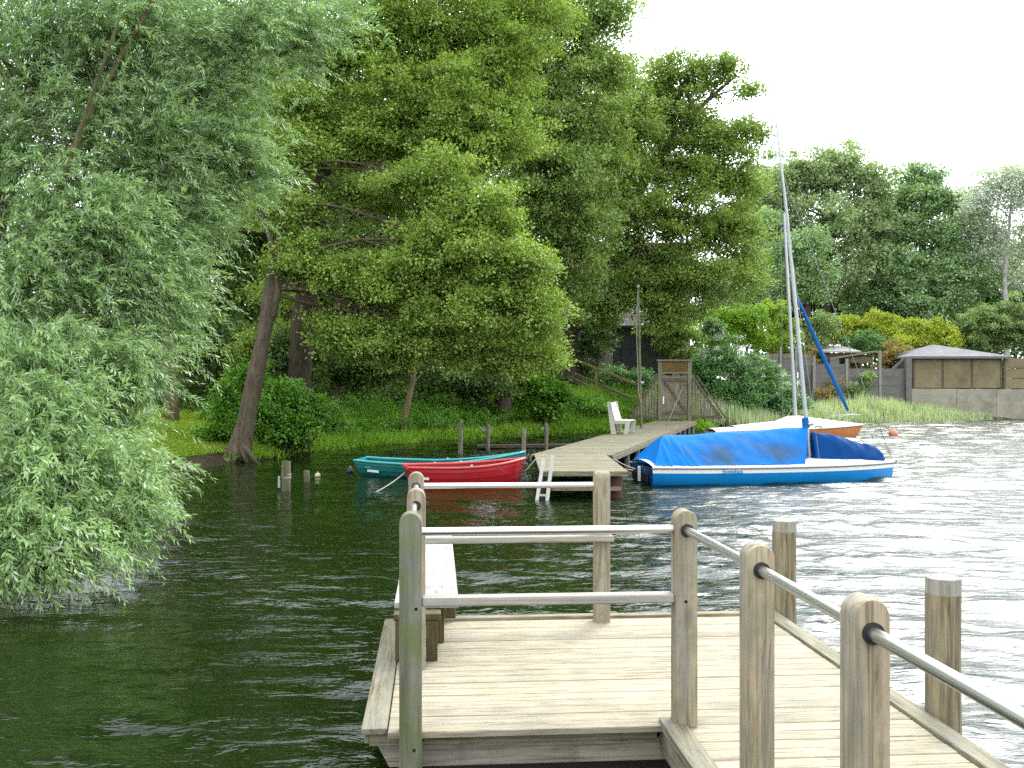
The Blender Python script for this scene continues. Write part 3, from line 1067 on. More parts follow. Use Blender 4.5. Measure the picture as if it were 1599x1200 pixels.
    m.beam((-0.42, -0.045, 1.70), (0.48, -0.045, 0.44), 0.04, 0.10)
    m.build('door_brace', M['gate_brown'], door)
    m = MB()
    m.box(-0.52, -0.46, -0.085, -0.022, 0.72, 1.05)
    m.build('door_plate', M['white_trim'], door)
    for sgn, x0, wid, h in ((-1, -0.73, 1.25, 1.95), (1, 0.75, 1.30, 1.95)):
        m = MB()
        k = 0
        while k * 0.125 < wid - 0.06:
            x = x0 + sgn * (k * 0.125 + 0.05)
            hh = h * (1 - (k * 0.125 + 0.05) / wid) + 0.10
            m.box(min(x, x + sgn * 0.085), max(x, x + sgn * 0.085), -0.015, 0.012, 0.06, hh)
            k += 1
        wg = m.build('side_wing', M['gate'], g)
        m = MB()
        m.beam((x0, -0.04, h + 0.06), (x0 + sgn * wid, -0.04, 0.08), 0.04, 0.09)
        m.build('sloping_rail', M['gate_brown'], wg)
        if sgn > 0:
            m = MB()
            m.beam((x0 + 0.22, -0.05, h + 0.02), (x0 + wid + 0.22, -0.05, 0.06), 0.035, 0.06)
            m.build('sloping_rail', M['gate_brown'], wg)
        m = MB()
        m.box(min(x0, x0 + sgn * wid), max(x0, x0 + sgn * wid), -0.055, -0.018, 0.12, 0.22)
        m.build('wing_rail', M['gate_brown'], wg)

    # boat hook leaning on the gate
    a, b = P(1041, 672, 34.8), P(1066, 601, 43.4)
    a = P(1041, 673, 38.0); a[2] = 0.52
    b = P(1067, 601, 43.55)
    t = thing('boat_hook', 'long pale boat hook leaning against the wooden gate door', 'boat hook', tuple(a))
    m = MB()
    m.tube([(0, 0, 0), b - a], 0.022, 7)
    m.build('shaft', M['stake'], t, smooth=True)
    m = MB()
    e = b - a
    u = nrm(e)
    m.tube([e - u * 0.02, e + u * 0.10, e + u * 0.13 + np.array([0.05, 0, 0]), e + u * 0.06 + np.array([0.09, 0, 0])], 0.014, 6)
    m.build('hook', M['wire'], t, smooth=True)

    # stairs up the bank behind the gate
    p0, p1 = P(990, 642, 45.2), P(892, 588, 47.2)
    st = thing('wooden_stairs', 'timber bank stairs with yellowish handrail behind the far jetty', 'stairs', tuple(p0))
    m = MB()
    for k in range(11):
        c = p0 + (p1 - p0) * (k / 10) - p0
        m.box(c[0] - 0.17, c[0] + 0.17, c[1] - 0.1, c[1] + 1.0, c[2] - 0.05, c[2])
    m.build('tread', M['gate'], st)
    for dy in (-0.14, 1.02):
        m = MB()
        m.beam((0.2, dy, -0.12), p1 - p0 + np.array([-0.2, dy, 0.0]), 0.05, 0.2)
        m.build('stringer', M['gate_brown'], st)
    h0, h1 = P(999, 602, 45.0) - p0, P(874, 552, 47.0) - p0
    m = MB()
    m.beam(h0, h1, 0.06, 0.10)
    m.build('handrail', M['yellow_wood'], st)
    m = MB()
    l0, l1 = P(985, 622, 45.0) - p0, P(896, 583, 47.0) - p0
    m.beam(l0, l1, 0.05, 0.10)
    m.build('knee_rail', M['gate_brown'], st)
    for t, dz in ((0.53, 1.15), (0.02, 1.2), (0.97, 1.0)):
        q = h0 + (h1 - h0) * t
        m = MB()
        m.box(q[0] - 0.05, q[0] + 0.05, q[1] + 0.035, q[1] + 0.12, q[2] - dz, q[2] + 0.04)
        m.build('rail_post', M['yellow_wood'], st)


# ------------------------------------------------------------------ stakes, buoys, ropes
def stake(name, label, px, ytop, Y, zbot, w, mt, group=None, lean=0.0, cat='post'):
    top = P(px, ytop, Y)
    t = thing(name, label, cat, (top[0], top[1], zbot), 0, group)
    h = top[2] - zbot
    m = MB()
    zs = np.linspace(0, h, 7)
    m.tube([(-lean * (1 - z / h), 0.006 * math.sin(z * 9), z) for z in zs], [w * (1 + 0.04 * math.sin(z * 11)) for z in zs], 12)
    m.build('shaft', M[mt], t, smooth=True, auto=40)
    return t, h


def build_small():
    t, h = stake('mooring_post', 'tall mossy mooring post in dark water, rope bands round it', 447, 720, 19.6, -0.9, 0.092, 'stake_moss', 'old mooring posts near the tree roots', lean=0.02)
    for z in (h - 0.27, h - 0.33):
        m = MB()
        m.tube([(0, 0, z), (0, 0, z + 0.028)], [0.098, 0.098], 12)
        m.build('rope_band', M['rope'], t, smooth=True, auto=40)
    m = MB()
    m.box(-0.16, -0.12, -0.02, 0.02, h - 0.52, h - 0.30)
    m.build('cleat', M['white_wood'], t)
    stake('mooring_post', 'short mossy post stump just behind the tall mooring post', 479, 735, 21.4, -0.9, 0.068, 'stake_moss', 'old mooring posts near the tree roots')
    g = 'stakes behind the rowing boats'
    stake('mooring_stake', 'pale stake with crooked pointed tip behind the teal rowing boat', 719, 667, 29.7, -0.9, 0.072, 'stake', g, lean=0.0)
    o = bpy.data.objects[-1] if False else None
    t, h = stake('mooring_stake', 'pale straight stake at the left end of the low landing plank', 762, 662, 31.6, -0.9, 0.062, 'stake', g)
    m = MB()
    m.box(-0.20, -0.06, -0.03, 0.03, h - 0.22, h - 0.12)
    m.build('bracket', M['wire'], t)
    stake('mooring_stake', 'thin grey stake rising behind the bow of the teal rowing boat', 818, 669, 27.2, -0.9, 0.062, 'stake', g, lean=0.03)
    t, h = stake('mooring_stake', 'pale stake at the right end of the low landing plank', 853, 661, 31.6, -0.9, 0.062, 'stake', g)
    m = MB()
    m.box(-0.15, -0.06, -0.03, 0.03, h - 0.2, h - 0.13)
    m.build('bracket', M['wire'], t)
    # crooked tip
    c = P(719.5, 668, 29.7)
    par = [q for q in bpy.data.objects if q.name.startswith('mooring_stake') and abs(q.location.x - c[0]) < 0.02][0]
    m = MB()
    z = c[2] + 0.9
    m.tube([(0, 0, z - 0.02), (-0.03, 0, z + 0.08), (0.01, 0, z + 0.17), (0.02, 0, z + 0.25)], [0.066, 0.055, 0.045, 0.018], 9)
    m.build('pointed_tip', M['stake'], par, smooth=True)

    a, b = P(745, 697, 32.2), P(905, 695, 32.6)
    t = thing('landing_plank', 'low brown landing plank on the water behind the rowing boats', 'landing', tuple(a))
    m = MB()
    m.beam((0, 0, 0.0), b - a, 0.5, 0.09)
    m.build('plank', wood('landing_timber', (0.22, 0.17, 0.12), (0.16, 0.12, 0.085), (0.07, 0.05, 0.04), 'x'), t)
    for k in (0.1, 0.5, 0.9):
        m = MB()
        q = (b - a) * k
        m.tube([(q[0], q[1] + 0.1, -1.2), (q[0], q[1] + 0.1, -0.05)], 0.06, 8)
        m.build('support_pile', M['wet'], t)

    def buoy(label, px, py, Y, r, mt):
        c = P(px, py, Y)
        c[2] = r * 0.35
        t = thing('mooring_buoy', label, 'buoy', tuple(c))
        m = MB()
        n = 14
        pts = [(0, 0, r * math.cos(math.pi * k / n)) for k in range(n + 1)]
        m.tube(pts, [max(0.002, r * math.sin(math.pi * k / n)) for k in range(n + 1)], 18, caps=False)
        m.build('float', M[mt], t, smooth=True)
        m = MB()
        pr = r * 0.30
        m.tube([(pr * math.cos(q), 0, r * 1.08 + pr * math.sin(q)) for q in np.linspace(0, 2 * math.pi, 13)], r * 0.09, 6)
        m.build('ring', M['rope'], t, smooth=True)
    buoy('black mooring buoy on the water left of the teal rowing boat', 547, 735, 23.6, 0.085, 'buoy_k')
    buoy('small yellowed buoy beside the short post stump', 496, 738, 22.6, 0.065, 'buoy_y')
    buoy('orange buoy on the water beyond the blue sailing boat', 1395, 681, 40.5, 0.19, 'buoy_o')

    def rope(label, pts, r=0.012):
        a = V3(pts[0])
        t = thing('mooring_rope', label, 'rope', tuple(a))
        b = V3(pts[-1])
        L = np.linalg.norm(b - a)
        q = np.linspace(0, 1, 9)[:, None]
        sag = pts[1] if len(pts) > 2 else 0.04
        c = (1 - q) * a + q * b - np.array([0, 0, 1]) * (sag * L * 4 * q * (1 - q))
        m = MB()
        m.tube(c - a, r, 6)
        o = m.build('strand', M['rope'], t, smooth=True)
    rope('grey rope from the red rowing boat stern down into the water', (P(632, 738, 20.3), 0.03, P(585, 769, 19.4)), 0.013)
    rope('grey rope between the red rowing boat bow and the far jetty', (P(820, 735, 20.9), 0.04, P(836, 717, 21.0)), 0.012)
    rope('slack line from the jetty corner to the blue boat transom', (P(934, 709, 22.6), 0.05, P(988, 734, 20.9)), 0.014)
    rope('second tight line from the jetty side to the blue boat transom', (P(958, 716, 21.8), 0.03, P(992, 732, 21.1)), 0.011)


# ------------------------------------------------------------------ boats
def hull_rings(L, B, z_stern, z_mid, z_bow, keel, n=26, strakes=6, stern_w=0.70, rake=0.18, clink=0.010, full=0.62, bow_pow=2.3, bow_rake=0.22):
    """half sections from gunwale to keel; x along the boat, stern at 0"""
    rows = []
    sheer = []
    for i in range(n + 1):
        t = i / n
        if t < 0.42:
            b = B / 2 * (stern_w + (1 - stern_w) * math.sin(math.pi / 2 * t / 0.42))
        else:
            b = B / 2 * (1 - ((t - 0.42) / 0.58) ** bow_pow)
        b = max(b, 0.012)
        zs = z_mid + (z_stern - z_mid) * max(0, 1 - t / 0.5) ** 2 + (z_bow - z_mid) * max(0, (t - 0.35) / 0.65) ** 2
        zk = keel + (0.10 * max(0, (t - 0.72) / 0.28) ** 3) + 0.08 * max(0, 1 - t / 0.3) ** 2
        row = []
        for k in range(strakes):
            for e in (0.0, 0.93):
                v = (k + e) / strakes
                y = b * max(0.0, math.cos(v * math.pi / 2)) ** full
                z = zs - (zs - zk) * math.sin(v * math.pi / 2) ** 1.25
                o = clink * (e / 0.93) * min(1, b / (0.1 * B))
                x = L * t - rake * v * max(0, 1 - t * 4) ** 1 * -1 - bow_rake * (v ** 1.2) * t ** 10
                row.append((x, y + o * (1 - v), z - o * v))
        x = L * t + rake * max(0, 1 - t * 4) - bow_rake * t ** 10
        row.append((x, 0.0, zk))
        rows.append(row)
        sheer.append((L * t, b, zs))
    return rows, sheer


def place(o, stern, bow):
    s, b = V3(stern), V3(bow)
    o.location = (s[0], s[1], 0)
    o.rotation_euler = (0, 0, math.atan2(b[1] - s[1], b[0] - s[0]))
    return float(np.hypot(b[0] - s[0], b[1] - s[1]))


def rowing_boat(label, stern, bow, B, zs, zm, zb, col, rim, inner, plate_t, plate_dz, group):
    t = thing('rowing_boat', label, 'rowing boat', (0, 0, 0), 0, group)
    L = place(t, stern, bow)
    rows, sheer = hull_rings(L, B, zs, zm, zb, -0.14)
    m = MB()
    full = [[(x, -y, z) for x, y, z in r] + [(x, y, z) for x, y, z in r[-2::-1]] for r in rows]
    m.grid(full)
    m.add(full[0], [tuple(range(len(full[0])))])      # transom
    m.build('hull', M[col], t)
    m = MB()
    inn = []
    for r in rows[:-1]:
        rr = [(x + 0.02, max(0.0, y - 0.02), z + 0.004) for x, y, z in r]
        k = int(len(rr) * 0.62)
        rr = rr[:k] + [(rr[k][0], 0.0, rr[k][2])]
        inn.append([(x, -y, z) for x, y, z in rr] + [(x, y, z) for x, y, z in rr[-2::-1]])
    m.grid(inn)
    m.build('inside', M[inner], t)
    for s in (-1, 1):
        m = MB()
        pts = [(x, s * y, z + 0.008) for x, y, z in sheer]
        m.tube(pts, [0.030] * (len(pts) - 2) + [0.028, 0.024], 8)
        m.build('gunwale', M[rim], t, smooth=True)
    m = MB()
    y = sheer[0][1]
    m.box(-0.012, 0.04, -y, y, sheer[0][2] - 0.04, sheer[0][2] + 0.022)
    m.build('transom_cap', M[rim], t, bevel=0.008)
    for f, w in ((0.13, 0.34), (0.43, 0.22), (0.74, 0.22)):
        i = int(f * 26)
        x, y, z = sheer[i]
        m = MB()
        m.box(x - w / 2, x + w / 2, -y + 0.03, y - 0.03, z - 0.13, z - 0.10)
        m.build('seat', M[rim], t, bevel=0.005)
    for s in (-1, 1):
        x, y, z = sheer[int(0.52 * 26)]
        m = MB()
        m.tube([(x, s * y, z + 0.02), (x, s * y, z + 0.06)], [0.02, 0.028], 8)
        m.build('rowlock', M['label'], t)
    # name plate on the near side
    i0 = int(plate_t * 26)
    r = rows[i0][3]
    r2 = rows[i0 + 2][3]
    m = MB()
    m.beam((r[0], -r[1] - 0.022, r[2] + plate_dz), (r2[0], -r2[1] - 0.022, r2[2] + plate_dz), 0.008, 0.05)
    m.build('name_plate', M['label'], t)
    m = MB()
    xb, yb, zb2 = sheer[-1]
    m.tube([(xb - 0.02, 0, zb2 - 0.1), (xb + 0.04, 0, zb2 - 0.1), (xb + 0.04, 0, zb2 - 0.15)], 0.012, 6)
    m.build('bow_ring', M['wire'], t)
    return t


def sail_hull(t, L, B, z_s, z_m, z_b, mats, stern_w=0.8, stripe=True, bow_pow=2.4, keel=-0.18, bow_rake=0.10):
    rows, sheer = hull_rings(L, B, z_s, z_m, z_b, keel, n=36, strakes=9, stern_w=stern_w, rake=0.10, clink=0.0, full=0.42, bow_pow=bow_pow, bow_rake=bow_rake)
    m = MB()
    full = [[(x, -y, z) for x, y, z in r] + [(x, y, z) for x, y, z in r[-2::-1]] for r in rows]
    m.grid(full)
    m.build('hull', M[mats[0]], t, smooth=True)
    m = MB()
    deck = []
    for (x, y, z) in sheer:
        deck.append([(x, y * s, z + 0.03 + 0.085 * (1 - s * s) * min(1, y / (B * 0.3))) for s in np.linspace(-1, 1, 9)])
    m.grid(deck)
    m.build('deck', M[mats[1]], t, smooth=True)
    for s in (-1, 1):
        m = MB()
        m.grid([[(x, s * (y + 0.004), z + 0.032), (x, s * (y + 0.016), z + 0.028), (x, s * (y + 0.016), z - 0.012), (x, s * (y + 0.002), z - 0.014)] for x, y, z in sheer])
        m.build('gunwale', M[mats[1]], t)
        m = MB()
        m.grid([[(x, s * (y + 0.012), z - 0.0125), (x, s * (y + 0.024), z - 0.016), (x, s * (y + 0.024), z - 0.036), (x, s * (y + 0.004), z - 0.040)] for x, y, z in sheer])
        m.build('rubbing_strake', M[mats[2]], t)
        if stripe:
            m = MB()
            lo = []
            for r in rows:
                q = np.array(r)
                zt = q[0, 2]
                ys = np.interp([zt - 0.042, zt - 0.125], q[::-1, 2], q[::-1, 1])
                xs = np.interp([zt - 0.042, zt - 0.125], q[::-1, 2], q[::-1, 0])
                lo.append([(xs[0], s * (ys[0] + 0.006), zt - 0.042), (xs[1], s * (ys[1] + 0.006), zt - 0.123)])
            m.grid(lo)
            m.build('hull_stripe', M['white_trim'], t)
    m = MB()
    tr = [(x - 0.003, y, z) for x, y, z in full[0]]
    m.add(tr, [tuple(range(len(tr)))])
    tro = m.build('transom', M[mats[3]], t)
    return rows, sheer, tro


def text_mesh(body, size, mat, parent, loc, rot, name='lettering', extrude=0.002):
    cu = bpy.data.curves.new(name, 'FONT')
    cu.body = body
    cu.size = size
    cu.align_x = 'CENTER'
    cu.align_y = 'CENTER'
    cu.extrude = extrude
    tmp = bpy.data.objects.new(name, cu)
    COL.objects.link(tmp)
    dg = bpy.context.evaluated_depsgraph_get()
    me = bpy.data.meshes.new_from_object(tmp.evaluated_get(dg))
    bpy.data.objects.remove(tmp)
    me.transform(rot.to_matrix().to_4x4())
    me.transform(Matrix.Translation(loc))
    me.materials.clear()
    return mesh_obj(name, me, mat, parent)


def build_boats():
    rowing_boat('teal clinker rowing boat lying behind the red one', P(562, 738, 23.1), P(820, 738, 22.5), 1.32, 0.36, 0.29, 0.56,
                'teal', 'teal_rim', 'teal_in', 0.10, -0.02, 'rowing boats moored at the jetty')
    rowing_boat('small red clinker rowing boat moored bow-on to the far jetty', P(633, 752, 20.5), P(820, 752, 21.1), 1.18, 0.40, 0.385, 0.52,
                'red', 'red_rim', 'red_in', 0.08, 0.0, 'rowing boats moored at the jetty')

    # blue dinghy
    t = thing('sailing_boat', 'blue sailing dinghy under a blue tarpaulin, white deck, mast up', 'sailing boat')
    L = place(t, P(1000, 740, 21.1), P(1396, 735, 22.5))
    B = 1.72
    rows, sheer, tro = sail_hull(t, L, B, 0.385, 0.36, 0.345, ('blue', 'white', 'strake', 'navy'), bow_pow=2.6, stern_w=0.78)
    for s in (-1, 1):
        m = MB()
        m.box(-0.03, 0.02, s * 0.30 - 0.14, s * 0.30 + 0.14, 0.06, 0.25)
        m.build('drain_flap', M['black'], tro, bevel=0.02)
    m = MB()
    m.box(-0.05, 0.0, -0.035, 0.035, 0.04, 0.36)
    m.build('rudder_fitting', M['label'], tro, bevel=0.008)
    # name on the white stripe: two blue blocks either side of blue letters
    ang = t.rotation_euler.z
    xt = 1.72
    i = int(xt / L * 36)
    yb = sheer[i][1] + 0.0125
    sl = math.atan2(sheer[i + 1][1] - sheer[i - 1][1], sheer[i + 1][0] - sheer[i - 1][0])
    rot = (Matrix.Rotation(-sl, 4, 'Z') @ Matrix.Rotation(math.pi / 2, 4, 'X')).to_euler()
    text_mesh('Symphea', 0.125, M['blue'], t, (xt, -yb, sheer[i][2] - 0.083), rot, 'boat_name', 0.003)
    # tarpaulin tent over the boom
    x0, x1 = 0.06, 3.92
    rng = np.random.default_rng(4)
    rowsT = []
    nU, nV = 110, 46
    for a in range(nU + 1):
        u = a / nU
        x = x0 + (x1 - x0) * u
        yb = np.interp(x, [q[0] for q in sheer], [q[1] for q in sheer]) - 0.02
        zb = np.interp(x, [q[0] for q in sheer], [q[2] for q in sheer]) + 0.035
        ridge = 0.99 + 0.17 * u + 0.012 * math.sin(u * 17)
        shut = max(0.0, 1 - u / 0.055)
        row = []
        for b in range(nV + 1):
            w = b / nV * 2 - 1
            aw = abs(w)
            sag = 0.03 * math.sin(math.pi * aw) * (1 - 0.3 * math.sin(u * 9))
            y = w * yb * (0.06 / max(aw, 0.06) if False else 1.0)
            z = ridge + (zb - ridge) * (aw ** 1.25)
            y = math.copysign(yb * (aw - sag * 0.6), w) if aw > 0 else 0
            # gathers near the stern
            ga = math.exp(-((u - 0.12) / 0.13) ** 2) * aw * (1 - 0.4 * aw)
            fold = (abs(math.sin((x * 7.5 - aw * 3.2))) - 0.6) * 0.17 * ga + math.sin(x * 27 - aw * 6 + 1) * 0.035 * ga
            wr = 0.016 * math.sin(x * 5.3 + aw * 4) * math.sin(aw * 3.1) + 0.009 * math.sin(x * 11 - aw * 9)
            y += math.copysign(fold + wr, w) if aw > 0.02 else 0
            xx = x
            # the stern end leans out to the corner
            lean = max(0.0, 1 - u / 0.22) ** 1.2
            xx += 0.44 * lean * (1 - aw)
            xx -= 0.50 * aw * max(0.0, (u - 0.45) / 0.55) ** 1.3
            hem = 0.012 * math.sin(x * 8) + 0.01 * math.sin(x * 23)
            if aw > 0.97:
                z += hem
            z += -0.02 * math.sin(math.pi * min(1, u * 1.02)) * (1 - aw)
            row.append((xx, y, z))
        rowsT.append(row)
    m = MB()
    m.grid(rowsT)
    # closing flap at the stern
    e = rowsT[0]
    base = [(x0 + 0.02, q[1] * 0.98, 0.43) for q in e]
    m.grid([base, e])
    # and at the mast
    e = rowsT[-1]
    base = [(q[0] - 0.01, q[1] * 0.98, 0.47) for q in e]
    m.grid([e, base])
    m.build('tarpaulin', M['tarp'], t, smooth=True)
    # sail bag on the foredeck
    x0b, x1b = 4.01, 5.86
    rowsB = []
    for a in range(71):
        u = a / 70
        x = x0b + (x1b - x0b) * u
        hh = np.interp(u, [0, .28, .52, .66, .72, .85, .94, 1.0], [0.62, 0.58, 0.47, 0.39, 0.40, 0.34, 0.22, 0.03])
        ww = np.interp(u, [0, .3, .7, .9, 1.0], [0.18, 0.36, 0.30, 0.22, 0.03])
        zb = np.interp(x, [q[0] for q in sheer], [q[2] for q in sheer]) + 0.10
        zb -= 0.06 * u
        row = []
        for b in range(25):
            th = math.pi * b / 24
            c, s_ = math.cos(th), math.sin(th)
            wr = 1 + 0.05 * math.sin(9 * u + 5 * th) + 0.035 * math.sin(23 * u - 7 * th) + 0.02 * math.sin(41 * u + 3 * th)
            lump = 1 + 0.05 * math.exp(-((u - 0.72) / 0.05) ** 2) * s_
            y = -c * ww * wr * (0.75 + 0.25 * abs(c))
            z = zb - 0.04 + hh * (s_ ** 1.25) * lump * (1 + 0.02 * math.sin(31 * u + th * 9))
            row.append((x, y, z))
        rowsB.append(row)
    m = MB()
    m.grid(rowsB)
    e = rowsB[0]
    m.grid([[(x0b - 0.01, 0.0, 0.46)] * len(e), e])
    m.build('sail_bag', M['tarp_dark'], t, smooth=True)
    # mast and rigging
    R = Matrix.Rotation(-ang, 3, 'Z')

    def loc(p):
        q = Vector((p[0] - t.location.x, p[1] - t.location.y, p[2]))
        return R @ q
    mb_ = loc(P(1264.5, 719, 22.03))
    mm = loc(P(1241.5, 470, 22.03))
    mt = loc(P(1211, 182, 22.03))
    md = loc(P(1228, 330, 22.03))
    m = MB()
    m.tube([mb_, mm, md, mt], [0.046, 0.042, 0.032, 0.020], 12)
    mast = m.build('mast', M['alu'], t, smooth=True, auto=50)
    m = MB()
    q0, q1 = loc(P(1259, 668, 22.03)), loc(P(1257, 652, 22.03))
    m.tube([q0, q1], [0.085, 0.075], 10)
    m.build('boom_fitting', M['sail_blue'], mast, smooth=True, auto=40)
    m = MB()
    m.tube([loc(P(1270, 662, 21.95)), loc(P(1262, 663, 21.95))], 0.035, 8)
    m.build('boom_fitting', M['wire'], mast)
    fb = Vector((L - 0.05, 0, 0.40))
    fs = mb_.lerp(mt, 0.845)
    m = MB()
    m.tube([fs, fb], 0.0085, 5)
    m.build('forestay', M['wire'], t)
    for s in (-1, 1):
        m = MB()
        m.tube([fs, Vector((3.75, s * 0.80, 0.40))], 0.006, 5)
        m.build('shroud', M['wire'], t)
    for k in range(3):
        m = MB()
        x = L * (1.0 - 0.0) + 0.01
        m.tube([(x - 0.03, 0.03 * (k - 1), 0.36), (x + 0.05, 0.03 * (k - 1), 0.40 - 0.03 * k), (x + 0.03, 0.02 * (k - 1), 0.30)], 0.012, 6)
        m.build('bow_fitting', M['white_trim'] if k else M['buoy_o'], t)

    # white boat behind
    t = thing('sailing_boat', 'white decked sailing dinghy with orange hull and furled blue foresail', 'sailing boat')
    L = place(t, P(1108, 684, 38.6), P(1347, 684, 39.6))
    rows, sheer, tro = sail_hull(t, L, 1.9, 0.27, 0.36, 0.48, ('orange', 'white', 'strake', 'white'), stripe=False, bow_pow=2.0, stern_w=0.7, bow_rake=0.45)
    ang = t.rotation_euler.z
    R = Matrix.Rotation(-ang, 3, 'Z')

    def loc2(p):
        q = Vector((p[0] - t.location.x, p[1] - t.location.y, p[2]))
        return R @ q
    m = MB()
    rr = []
    for a in range(41):
        u = a / 40
        x = 0.9 + (L - 1.1) * u
        yb = np.interp(x, [q[0] for q in sheer], [q[1] for q in sheer]) * 0.86
        zb = np.interp(x, [q[0] for q in sheer], [q[2] for q in sheer]) + 0.02
        hh = np.interp(u, [0, .35, .45, .52, .62, .8, 1], [0.14, 0.26, 0.46, 0.46, 0.38, 0.22, 0.05])
        rr.append([(x, yb * s, zb + hh * (1 - abs(s) ** 2.2) ** 0.8) for s in np.linspace(-1, 1, 15)])
    m.grid(rr)
    m.build('cabin_top', M['white'], t, smooth=True)
    m0, m1 = loc2(P(1242, 648, 39.3)), loc2(P(1224, 333, 39.3))
    m = MB()
    m.tube([m0, m0.lerp(m1, 0.5), m1], [0.075, 0.07, 0.05], 12)
    mast = m.build('mast', M['alu'], t, smooth=True, auto=50)
    m = MB()
    m.tube([m0 + Vector((-0.35, 0, -0.05)), m0 + Vector((0.0, 0, 0.40))], 0.025, 6)
    m.build('mast_foot_strut', M['wire'], mast)
    j0, j1 = loc2(P(1324, 641, 39.55)), loc2(P(1244, 462, 39.35))
    m = MB()
    pts = [j0.lerp(j1, k / 8) + Vector((0, 0, -0.05 * math.sin(k / 8 * math.pi))) for k in range(9)]
    m.tube(pts, [0.05, 0.075, 0.088, 0.092, 0.088, 0.08, 0.07, 0.06, 0.04], 10)
    m.build('furled_foresail', M['sail_blue'], t, smooth=True)
    m = MB()
    m.tube([j1, m0.lerp(m1, 0.72)], 0.012, 5)
    m.tube([j0, Vector((L - 0.25, 0, 0.56))], 0.014, 5)
    m.build('forestay', M['wire'], t)
    for s in (-1, 1):
        m = MB()
        m.tube([(L - 1.35, s * 0.42, 0.46), (L - 1.2, s * 0.42, 0.82), (L - 0.55, s * 0.22, 0.90), (L - 0.12, 0, 0.88)], 0.016, 6)
        m.tube([(L - 0.55, s * 0.22, 0.90), (L - 0.55, s * 0.2, 0.56)], 0.014, 6)
        m.build('bow_rail', M['alu'], t, smooth=True)
    m = MB()
    m.box(L * 0.62, L * 0.62 + 0.30, -0.86, -0.83, 0.42, 0.48)
    m.build('cleat', M['wire'], t)
# ------------------------------------------------------------------ far shore structures
def gz(x, y):
    return float(ground_z(x, y))


